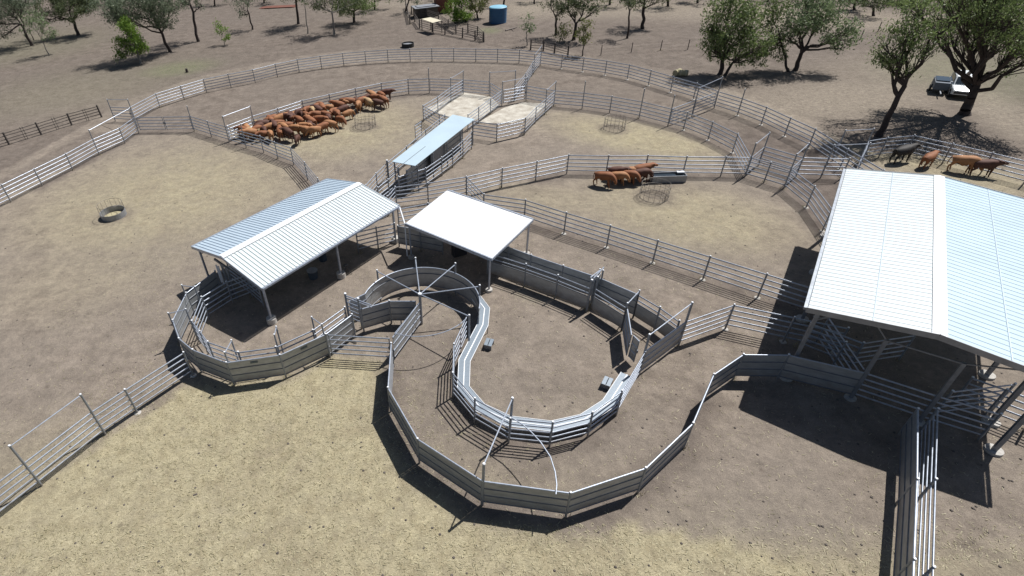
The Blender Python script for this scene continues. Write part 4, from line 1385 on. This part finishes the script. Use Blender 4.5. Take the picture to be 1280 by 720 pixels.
GTR = 'trees scattered beyond the yards'
TREES = [
    ('dark gum leaning left with bare lower limbs in the top left corner', (40, 57), (26, 30), [(8, 6, 26, 18), (-18, 20, 22, 16), (0, 42, 14, 8, .5), (20, -8, 26, 14)], .26, 'leaf_grey', 'bark_d', .7),
    ('pale thin sapling just right of the leaning top left gum', (61, 68), (52, 50), [(42, 30, 13, 15, .7), (58, 38, 9, 8, .7), (50, 22, 10, 9, .6)], .10, 'leaf_pale', 'bark_p', .7),
    ('second pale sapling directly behind the thin one at top left', (42, 50), (36, 36), [(34, 20, 12, 11, .7), (30, 34, 8, 8, .5)], .10, 'leaf_pale', 'bark_d', .7),
    ('dark bushy gum between the pale saplings and the bright green tree', (98, 44), (91, 24), [(92, 6, 26, 13), (64, 12, 22, 11), (80, -12, 32, 13), (108, -8, 18, 14), (55, 20, 12, 7, .6)], .32, 'leaf_dark', 'bark_d', 1),
    ('bright green round-crowned tree nearest the yards at top left', (176, 79), (171, 64), [(158, 44, 16, 17), (168, 54, 14, 12), (152, 58, 10, 12), (157, 30, 11, 9), (178, 56, 8, 8, .5), (148, 68, 6, 6, .7)], .2, 'leaf_bright', 'bark_p', 1.15),
    ('grey-leaved gum leaning left behind the bright green tree', (213, 65), (199, 36), [(170, 8, 26, 15), (138, 10, 26, 13), (196, 14, 24, 14), (185, -12, 30, 12), (205, 26, 14, 9, .7), (150, 24, 16, 7, .5), (220, 5, 14, 10, .6)], .26, 'leaf_grey', 'bark_d', .9),
    ('tall bare-trunked gum right of the grey leaning gum', (248, 52), (238, 6), [(232, -18, 24, 16), (252, 4, 8, 8, .5), (226, 2, 8, 6, .5)], .25, 'leaf_grey', 'bark_d', .8),
    ('tiny bright sapling standing alone on the bare slope', (281, 57), (279, 48), [(276, 38, 8, 9, .8), (282, 44, 5, 5, .6)], .06, 'leaf_bright', 'bark_p', .8),
    ('slim grey gum right of the tiny sapling', (316, 37), (309, 12), [(303, 6, 13, 11, .6), (310, -10, 15, 11, .8), (298, 16, 7, 6, .4)], .15, 'leaf_grey', 'bark_d', .6),
    ('straight dark trunk with high crown left of the white-trunked gum', (373, 30), (370, -8), [(368, -28, 26, 18), (384, -14, 12, 8, .6)], .24, 'leaf_mid', 'bark_d', .9),
    ('thin pale sapling pole at top centre-left', (385, 42), (381, 8), [(380, -6, 8, 9, .5)], .10, 'leaf_pale', 'bark_p', .6),
    ('gum with smooth whitish trunk at top centre-left', (418, 43), (415, 16), [(394, 0, 22, 9, .7), (432, 4, 20, 10, .9), (412, -14, 24, 12), (405, 8, 10, 6, .4)], .18, 'leaf_dark', 'bark_p', .8),
    ('bushy dark green gum right of the white-trunked gum', (443, 28), (442, 14), [(430, 6, 16, 11), (452, 2, 15, 11), (440, -13, 24, 13)], .27, 'leaf_mid', 'bark_d', 1.0),
    ('far gum at the top edge left of the old timber yard', (468, 12), (468, 0), [(466, -12, 20, 12), (480, -6, 12, 8, .6)], .2, 'leaf_mid', 'bark_d', .8),
    ('light green bushy tree over the old timber yard', (583, 27), (580, 20), [(567, 12, 12, 12), (580, 7, 13, 12), (572, -5, 12, 9), (575, 20, 10, 6, .7)], .2, 'leaf_bright', 'bark_d', 1.0),
    ('olive bushy tree right behind the light green one at the old timber yard', (597, 23), (596, 16), [(596, 8, 10, 9), (590, -2, 13, 10), (602, 0, 9, 8)], .18, 'leaf_olive', 'bark_d', 1.0),
    ('thin pale sapling right of the blue tank', (659, 57), (658, 40), [(657, 26, 9, 10, .6), (663, 32, 6, 6, .5)], .08, 'leaf_pale', 'bark_p', .7),
    ('twin-stemmed dark gum beside the pale sandy patch', (695, 44), (695, 22), [(688, -4, 14, 13, .6), (706, 0, 12, 12, .6), (697, 10, 10, 8, .4)], .2, 'leaf_dark', 'bark_d', .7),
    ('forked dark gum behind the small timber loading ramp', (717, 50), (720, 30), [(708, 2, 16, 12, .7), (734, -2, 20, 12, .9), (745, 8, 10, 7, .6), (718, 12, 10, 8, .4)], .27, 'leaf_dark', 'bark_d', .8),
    ('small yellow-green tree in front of the forked gum', (728, 70), (730, 54), [(728, 40, 11, 12, .8), (733, 30, 8, 8, .7), (735, 48, 8, 6, .5)], .09, 'leaf_olive', 'bark_d', .8),
    ('low olive shrub left of the small yellow-green tree', (704, 55), (703, 49), [(702, 42, 11, 9, .8), (708, 36, 7, 6, .6)], .08, 'leaf_olive', 'bark_p', .8),
    ('slim leaning dark gum in the bare middle paddock', (784, 48), (787, 14), [(784, -6, 14, 11, .6), (792, 4, 8, 6, .4)], .15, 'leaf_dark', 'bark_d', .7),
    ('tall straight dark gum in the bare middle paddock', (803, 36), (806, 4), [(810, -16, 24, 15), (798, -4, 16, 9, .7), (822, 0, 10, 6, .5)], .26, 'leaf_dark', 'bark_d', .8),
    ('far gum at the top edge right of centre', (835, 8), (835, -6), [(835, -18, 22, 12)], .22, 'leaf_mid', 'bark_d', .8),
    ('large drooping green gum just beyond the right lane fence', (900, 93), (904, 72), [(912, 32, 28, 26), (896, 54, 16, 20), (893, 24, 14, 18), (936, 28, 15, 18), (926, 72, 14, 12, .8), (915, 6, 26, 14), (888, 66, 8, 9, .8), (908, 60, 14, 14, .7)], .26, 'leaf_mid', 'bark_d', 1.15),
    ('second stem and drooping crown right of the large drooping gum', (906, 94), (916, 78), [(940, 60, 15, 14), (948, 74, 11, 9, .8), (955, 48, 12, 12), (932, 48, 12, 14, .8)], .18, 'leaf_mid', 'bark_d', 1.1),
    ('dark slender gum between the large drooping gum and the pale green one', (986, 90), (974, 42), [(962, 22, 14, 20), (972, 48, 11, 14), (958, 60, 13, 12), (968, 2, 16, 14), (978, 68, 8, 8, .5)], .14, 'leaf_mid', 'bark_d', .9),
    ('pale green spreading gum with a leaning trunk', (994, 88), (1004, 62), [(1004, 16, 24, 20), (1030, 14, 26, 18), (1050, 42, 20, 16), (990, 38, 14, 14, .8), (1066, 34, 10, 10, .8), (1018, -6, 28, 12), (1052, 58, 10, 6, .6)], .26, 'leaf_pale', 'bark_d', 1.05),
    ('leaning gum with a bare forked trunk right beside the far rail fence', (1098, 170), (1131, 107), [(1118, 54, 24, 16, .8), (1103, 66, 14, 11, .8), (1138, 36, 22, 15, .8), (1166, 48, 16, 12, .7), (1128, 84, 13, 8, .5), (1150, 16, 24, 15, .9), (1112, 76, 10, 7, .5), (1182, 34, 12, 10, .6)], .27, 'leaf_mid', 'bark_d', .8),
    ('huge thick-trunked gum beside the white car', (1205, 143), (1221, 106), [(1226, 14, 40, 22), (1262, 18, 30, 24), (1190, 18, 24, 16), (1174, 40, 14, 12, .6), (1206, 58, 16, 12, .5, 2.5), (1272, 62, 14, 10, .5), (1256, 86, 8, 7, .4), (1244, -20, 50, 22), (1285, 40, 16, 14, .7), (1225, 38, 22, 10, .6), (1312, 30, 35, 22, .8, -4), (1275, 5, 30, 20, .8, -6), (1330, 45, 28, 20, .8, -3), (1262, -55, 40, 28, .8, -5), (1200, -50, 30, 22, .7, -5), (1150, -10, 22, 14, .6, -3)], .44, 'leaf_mid', 'bark_d', .85),
    ('far dark gum at the top right, left of the leaning gum', (1092, 20), (1092, 10), [(1092, -2, 18, 10), (1080, 4, 12, 7, .7)], .2, 'leaf_dark', 'bark_d', .8),
    ('far grey gum at the top edge behind the leaning gum', (1140, 8), (1138, -4), [(1126, -4, 26, 11), (1150, -8, 22, 12)], .22, 'leaf_mid', 'bark_d', .8),
    ('far gum at the top right corner behind the huge gum', (1236, 26), (1238, 12), [(1240, -2, 24, 14)], .2, 'leaf_mid', 'bark_d', .8),
    ('far dark gum at the very top left edge', (32, 6), (32, -6), [(30, -14, 20, 10), (45, -8, 14, 8, .7)], .2, 'leaf_dark', 'bark_d', .8),
    ('far slim gum at the top left between two dark crowns', (45, 14), (43, -4), [(42, -16, 16, 12)], .2, 'leaf_grey', 'bark_d', .7),
    ('far bushy tree at the top edge above the dry creek bank', (1068, 12), (1068, 4), [(1064, -4, 16, 9), (1074, -8, 14, 8)], .2, 'leaf_dark', 'bark_d', .8),
    ('far gum at the top edge over the pale track', (1040, 8), (1041, -2), [(1040, -10, 16, 9)], .2, 'leaf_mid', 'bark_d', .8),
    ('far gum with a dark trunk at the top edge right of the blue tank', (629, 8), (631, -6), [(634, -18, 16, 10)], .2, 'leaf_dark', 'bark_d', .8),
    ('far gum with a low crown between the top left gums and the dark bushy gum', (74, 14), (74, 2), [(72, -6, 18, 9), (84, 0, 12, 6, .7)], .2, 'leaf_mid', 'bark_d', .8),
    ('far grey gum behind the tall bare-trunked gum', (268, 8), (268, -4), [(266, -12, 20, 10), (280, -6, 12, 7, .7)], .2, 'leaf_grey', 'bark_d', .8),
    ('far gum behind the grey leaning gum at the top edge', (150, 16), (150, 4), [(150, -4, 20, 9)], .2, 'leaf_dark', 'bark_d', .8),
    ('far gum over the lower end of the rusty iron sheets', (330, 4), (330, -6), [(330, -14, 20, 9)], .2, 'leaf_mid', 'bark_d', .8),
    ('far leaning gum at the top edge between the white-trunked gum and the old yard', (507, 14), (511, 0), [(514, -8, 16, 10, .8)], .18, 'leaf_grey', 'bark_d', .8),
    ('far green gum behind the rusty shed at the top edge', (545, 3), (545, -6), [(545, -13, 18, 9)], .2, 'leaf_mid', 'bark_d', .8),
    ('far slender gum at the top edge above the pale sandy patch', (668, 5), (668, -6), [(668, -14, 16, 10, .8)], .16, 'leaf_mid', 'bark_d', .8),
    ('far gum at the top edge behind the two paddock gums', (762, 6), (763, -5), [(764, -14, 22, 11)], .2, 'leaf_mid', 'bark_d', .8),
    ('far gum at the top edge left of the large drooping gum', (872, 4), (872, -6), [(872, -14, 20, 10)], .2, 'leaf_grey', 'bark_d', .8),
    ('far dark gum at the top edge behind the pale spreading gum', (960, 2), (960, -6), [(960, -13, 22, 9)], .2, 'leaf_dark', 'bark_d', .8),
]
for ti, (lab, base, fork, blobs, r, leaf, bark, dn) in enumerate(TREES):
    far = (at(*base) - Vector((0, 0, CAM_H))).length
    tree(lab, base, fork, blobs, r, leaf, bark, dn * (.50 if far < 95 else .95), lsize=.12 if far < 80 else .16, seed=100 + ti, group=GTR)


# ------------------------------------------------------------------ old timber works, tank, odds and ends
def timber_fence(label, pts, rails=4, H=1.5, mt='timber', tops=1.4, droppers=True):
    P = [V2(at(x, y, tops), 0) for x, y in pts]
    root = thing('timber_fence', label, 'fence', P[0])
    rr = random.Random(len(label))
    for p in P:
        m = MB(); m.tube(V2(p, 0), V2(p, H + rr.uniform(-.1, .15)) + Vector((rr.uniform(-.06, .06), 0, 0)), .12, .10, n=7); m.build('post', M[mt], root)
    for a, b2 in zip(P[:-1], P[1:]):
        m = MB()
        for k in range(rails):
            z = .35 + k * (tops - .4) / (rails - 1)
            m.tube(V2(a, z + rr.uniform(-.05, .05)), V2(b2, z + rr.uniform(-.05, .05)), .045, n=6)
        m.build('rail', M[mt], root)
        if droppers:
            mid = a.lerp(b2, .5)
            m = MB(); m.tube(V2(mid, 0), V2(mid, H), .035, n=6); m.tube(V2(mid + (b2 - a).normalized() * .25, 0), V2(mid + (b2 - a).normalized() * .25, H), .035, n=6)
            m.build('dropper', M['wire'], root)
    return P


timber_fence('dark old timber post and rail fence at the left edge outside the steel yards', [(-36, 178), (4, 166), (45, 154), (83.6, 142.4), (121.6, 132.5)])
timber_fence('old dark timber race leading right from the old yard near the blue tank', [(540, 29), (556, 32), (578, 36), (594, 39), (605, 41)], mt='timber', droppers=False)
timber_fence('old dark timber rails at the left end of the old yard', [(518, 17), (524, 25), (540, 29)], mt='timber', droppers=False)
timber_fence('bleached timber rail fence behind the grey mound at the old yard', [(514, 8), (530, 6), (548, 4)], mt='timber_pale', droppers=False)
timber_fence('small dark timber loading yard beyond the slanting wing fence', [(664, 50), (680, 51), (694, 54), (711, 58)], mt='timber', droppers=False)
timber_fence('dark timber rails crossing behind the pale canopy to the rusty shed', [(518, 14), (533, 12), (548, 17), (560, 25), (570, 31)], mt='timber', droppers=False, rails=5)
timber_fence('short dark timber cross rails at the right end of the old timber race', [(585, 30), (597, 33), (604, 40)], mt='timber', droppers=False, rails=4)
timber_fence('dark timber rails running beside the low iron hut towards the top edge', [(512, 20), (509, 8), (507, 1)], mt='timber', droppers=False, rails=4)
g = at(540, 28)
root = thing('pale_canopy', 'pale flat canopy sheet over the old timber yard', 'canopy', g)
cr = [at(527, 24, 1.9), at(541, 29, 1.8), at(552, 26, 1.9), at(538, 22, 2.0)]
m = MB(); m.v = [tuple(p) for p in cr] + [tuple(p + Vector((0, 0, .06))) for p in cr]
m.f = [(3, 2, 1, 0), (4, 5, 6, 7), (0, 1, 5, 4), (1, 2, 6, 5), (2, 3, 7, 6), (3, 0, 4, 7)]; m.build('sheet', M['sand'], root)
for p in cr:
    m = MB(); m.tube(V2(p, 0), p, .07, n=6); m.build('post', M['timber'], root)
g = at(532, 20)
root = thing('low_iron_hut', 'low hut with a grey corrugated roof behind the pale canopy', 'hut', g)
m = MB(); m.box(V2(g, .8), (4.2, 2.8, 1.6), .2); m.build('wall', M['timber'], root)
m = MB(); m.box(V2(g, 1.7), (4.8, 3.4, .12), .2); m.box(V2(g, 1.82), (3.6, 2.0, .12), .2); m.build('roof', M['grey_sheet'], root)
g = at(554, 15)
root = thing('rusty_shed', 'narrow rusty red and black iron shed behind the light green tree', 'shed', g)
m = MB(); m.box(V2(g, 1.5), (3.2, 2.4, 3.0), .1); m.build('wall', M['rust'], root)
m = MB(); m.box(V2(g, 3.06), (3.6, 2.8, .1), .1); m.build('roof', M['grey_sheet'], root)
m = MB(); m.box(V2(g, 1.0) + Vector((-.9, -1.21, 0)), (1.0, .06, 2.0), .1); m.build('doorway', M['black'], root)
# blue tank
g = at(622, 28)
root = thing('water_tank', 'round dark blue water tank with pale lid on the bare ground beyond the yards', 'tank', g)
m = MB(); m.disc(g, 1.55, 0, 2.5, 32); m.build('body', M['tank'], root, smooth=False)
m = MB(); m.disc(g, 1.58, 2.5, 2.62, 32, 1.45); m.disc(g, 1.2, 2.62, 2.75, 24, .3); m.build('lid', M['tank_top'], root)
m = MB()
for z in (.5, 1.0, 1.5, 2.0):
    m.disc(g, 1.575, z, z + .06, 32)
m.build('rib', M['tank'], root)
# rusty sheet on ground
g = at(348, 9)
root = thing('rusty_iron_sheets', 'stack of rusty red roofing iron lying flat on the far left slope', 'iron sheets', g)
m = MB()
for k in range(3): m.box(V2(g, .05 + k * .06) + Vector((k * .2, -k * .12, 0)), (8.5 - k, 2.6, .03), -.22 + k * .03)
m.build('sheet', M['rust'], root)
# tyre/drum
g = at(510, 58.5)
root = thing('old_tub', 'low dark round tub on the bare ground outside the far fence', 'tub', g)
m = MB()
for k in range(20):
    t0 = 2 * math.pi * k / 20; t1 = 2 * math.pi * (k + 1) / 20
    m.beam(g + Vector((math.cos(t0) * .95, math.sin(t0) * .95, .3)), g + Vector((math.cos(t1) * .95, math.sin(t1) * .95, .3)), .08, .6)
m.build('wall', M['rubber'], root)
m = MB(); m.disc(g, .92, 0, .4, 20); m.build('fill', M['grey_sheet'], root)
g = at(234, 90.5)
root = thing('tree_stump', 'short black tree stump on the green patch outside the far left fence', 'stump', g)
m = MB(); m.tube(g, g + Vector((.02, 0, .55)), .22, .17, n=9); m.build('body', M['bark_d'], root)
m = MB(); m.tube(g + Vector((.02, 0, .55)), g + Vector((.02, 0, .57)), .15, n=9); m.build('cut_top', M['timber'], root)
for k, (p, lab) in enumerate([((846, 94), 'pale straw bale outside the right lane fence, left of the pair'), ((853, 95), 'pale straw bale outside the right lane fence, right of the pair')]):
    g = at(*p)
    root = thing('hay_bale', lab, 'bale', g)
    m = MB(); ax = Vector((.8, .6, 0)) if k == 0 else Vector((.9, -.3, 0)).normalized()
    m.tube(g - ax * .55 + Vector((0, 0, .36)), g + ax * .55 + Vector((0, 0, .36)), .36, n=12); m.build('body', M['hay'], root)
    m = MB()
    for s in (-.3, .3): m.tube(g + ax * (s - .02) + Vector((0, 0, .36)), g + ax * (s + .02) + Vector((0, 0, .36)), .37, n=12)
    m.build('twine', M['sand'], root)
g = at(434 / 3.2 + 880, 243 / 3.2)
# wire fences in the paddock
def wire_fence(label, pts):
    P = [at(*p) for p in pts]
    root = thing('wire_fence', label, 'fence', P[0])
    for p in P:
        m = MB(); m.tube(p, p + Vector((0, 0, 1.35)), .06, n=6); m.build('post', M['timber'], root)
    for a, b2 in zip(P[:-1], P[1:]):
        m = MB()
        for z in (.4, .8, 1.2): m.tube(V2(a, z), V2(b2, z), .008, n=4)
        m.build('wire', M['wire'], root)


wire_fence('thin wire fence with wooden posts across the bare middle paddock', [(751, 69), (789, 65.5), (825.5, 63), (859.5, 62), (905, 60)])
wire_fence('thin wire fence far off at the top right behind the trees', [(1046, 62), (1075, 50), (1097, 40), (1130, 42)])
root = thing('dead_log', 'fallen pale branch on the ground right of the blue tank', 'log', at(640, 36))
m = MB(); m.tube(at(632, 38, .1), at(646, 34, .12), .12, .06, n=7); m.build('stem', M['timber_pale'], root)
m = MB(); m.tube(at(640, 36, .12), at(643, 38.5, .2), .05, .02, n=6); m.build('branch', M['timber_pale'], root)

# dry grass tufts left standing round the feet of the posts
def tufts():
    rng = np.random.RandomState(21)
    bpy.context.view_layer.update()
    spots_ = [o.matrix_world @ Vector(o.data.vertices[0].co) for o in bpy.data.objects if o.type == 'MESH' and o.name.startswith('post')]
    vs, fs = [], []
    for p in spots_:
        if rng.rand() > .55 or p.z > .3: continue
        for k in range(int(rng.randint(8, 34))):
            a = rng.rand() * 6.283; rr_ = rng.rand() ** .5 * .28
            x = p.x + math.cos(a) * rr_; y = p.y + math.sin(a) * rr_
            b_ = rng.rand() * 6.283; h = rng.uniform(.05, .24); w = .012
            dx, dy = math.cos(b_), math.sin(b_)
            i = len(vs)
            vs += [(x - dy * w, y + dx * w, 0), (x + dy * w, y - dx * w, 0), (x + dx * h * .6, y + dy * h * .6, h)]
            fs.append((i, i + 1, i + 2))
    me = bpy.data.meshes.new('dry_grass')
    me.from_pydata(vs, [], fs)
    me.materials.append(leafmat('dry_grass_blades', (0.16, 0.15, 0.06), (0.42, 0.37, 0.20)))
    o = bpy.data.objects.new('dry_grass', me); C.objects.link(o)
    tag(o, 'dry grass tufts standing round the feet of the fence posts', 'grass', kind='stuff')


tufts()

# sticks and clods: a few real pebbles and dung pats in the pens
rnd2 = random.Random(3)
b = MB()
for k in range(900):
    px_ = rnd2.uniform(0, 1280); py_ = rnd2.uniform(150, 720)
    g = at(px_, py_)
    s = rnd2.uniform(.02, .07)
    b.tube(g, g + Vector((0, 0, s * .6)), s, s * .6, n=6)
o = b.build('clods', M['timber'])
tag(o, 'small dark dung pats and clods scattered over the dirt of the yards', 'clods', kind='stuff')


# ------------------------------------------------------------------ vehicles
def car():
    base = at(1199, 123)
    f = (at(1200, 134) - at(1193, 110)); f.z = 0; f.normalize()
    # front faces the camera, slightly right
    root = thing('parked_car', 'white four-wheel-drive parked nose out under the huge gum tree', 'car', base - f * 1.8)
    c0 = base - f * 1.8
    s = Vector((-f.y, f.x, 0))

    def pt(x, y, z): return c0 + f * x + s * y + Vector((0, 0, z))

    def loft(secs, name, mt):
        m = MB()
        n = len(secs[0])
        for sec in secs: m.v += [tuple(p) for p in sec]
        for i in range(len(secs) - 1):
            for k in range(n):
                k2 = (k + 1) % n
                m.f.append((i * n + k, i * n + k2, (i + 1) * n + k2, (i + 1) * n + k))
        m.f.append(tuple(range(n))[::-1]); m.f.append(tuple((len(secs) - 1) * n + k for k in range(n)))
        return m.build(name, M[mt], root)

    def sec(x, w, z0, z1, in_=.08):
        return [pt(x, -w, z0), pt(x, w, z0), pt(x, w, z1 - in_), pt(x, w - in_, z1), pt(x, -w + in_, z1), pt(x, -w, z1 - in_)]
    loft([sec(-2.3, .86, .5, 1.0), sec(-2.2, .93, .4, 1.08), sec(0.9, .93, .38, 1.08), sec(1.9, .90, .40, 1.02), sec(2.3, .80, .48, .88)], 'body', 'carpaint')
    loft([sec(-2.2, .86, 1.06, 1.5, .1), sec(-2.0, .82, 1.06, 1.84, .1), sec(-.1, .80, 1.06, 1.84, .1), sec(.25, .80, 1.06, 1.75, .1), sec(.95, .84, 1.06, 1.12, .02)], 'cabin', 'carpaint')
    m = MB(); m.poly([pt(.31, -.68, 1.72), pt(.31, .68, 1.72), pt(.93, .76, 1.17), pt(.93, -.76, 1.17)])
    m.build('windscreen', M['glass'], root)
    for y in (-1, 1):
        m = MB(); m.poly([pt(-1.9, y * .862, 1.18), pt(.5, y * .865, 1.18), pt(.1, y * .842, 1.66), pt(-1.85, y * .845, 1.66)])
        m.build('side_window', M['glass'], root)
        m = MB(); m.box(pt(2.2, y * .6, .82), (.16, .28, .16), ax=(f, s, Vector((0, 0, 1)))); m.build('headlight', M['lamp'], root)
        m = MB(); m.box(pt(.55, y * 1.02, 1.2), (.12, .16, .14), ax=(f, s, Vector((0, 0, 1)))); m.build('mirror', M['carpaint'], root)
        for x in (-1.45, 1.45):
            m = MB(); m.tube(pt(x, y * .72, .38), pt(x, y * .96, .38), .38, n=18); w = m.build('wheel', M['rubber'], root)
            m = MB(); m.tube(pt(x, y * .94, .38), pt(x, y * .975, .38), .22, n=14); m.build('rim', M['galv'], w)
    m = MB(); m.box(pt(2.31, 0, .66), (.06, 1.5, .2), ax=(f, s, Vector((0, 0, 1)))); m.build('grille', M['black'], root)
    # canopy trailer beside it
    c1 = c0 - s * 1.72 + f * .1
    if (c1 - at(1180, 118)).length > (c0 + s * 2.3 - f * .3 - at(1180, 118)).length: c1 = c0 + s * 1.72 + f * .1
    root2 = thing('box_trailer', 'grey-blue boxy trailer with a dark lid parked against the left of the white car', 'trailer', c1)
    axx = (f, s, Vector((0, 0, 1)))
    m = MB(); m.box(c1 + Vector((0, 0, .85)), (2.2, 1.25, .7), ax=axx); m.build('box_body', M['cargrey'], root2)
    m = MB(); m.box(c1 + Vector((0, 0, 1.27)) - f * .2, (1.7, 1.1, .10), ax=axx); m.build('lid', M['glass'], root2)
    m = MB(); m.beam(c1 + f * 1.5 + Vector((0, 0, .45)), c1 + f * 2.5 + Vector((0, 0, .45)), .1, .1); m.build('drawbar', M['steel_dark'], root2)
    for y in (-1, 1):
        m = MB(); m.tube(c1 + s * y * .62 + Vector((0, 0, .35)), c1 + s * y * .78 + Vector((0, 0, .35)), .35, n=16); w = m.build('wheel', M['rubber'], root2)
        m = MB(); m.tube(c1 + s * y * .77 + Vector((0, 0, .35)), c1 + s * y * .80 + Vector((0, 0, .35)), .18, n=12); m.build('rim', M['galv'], w)


car()
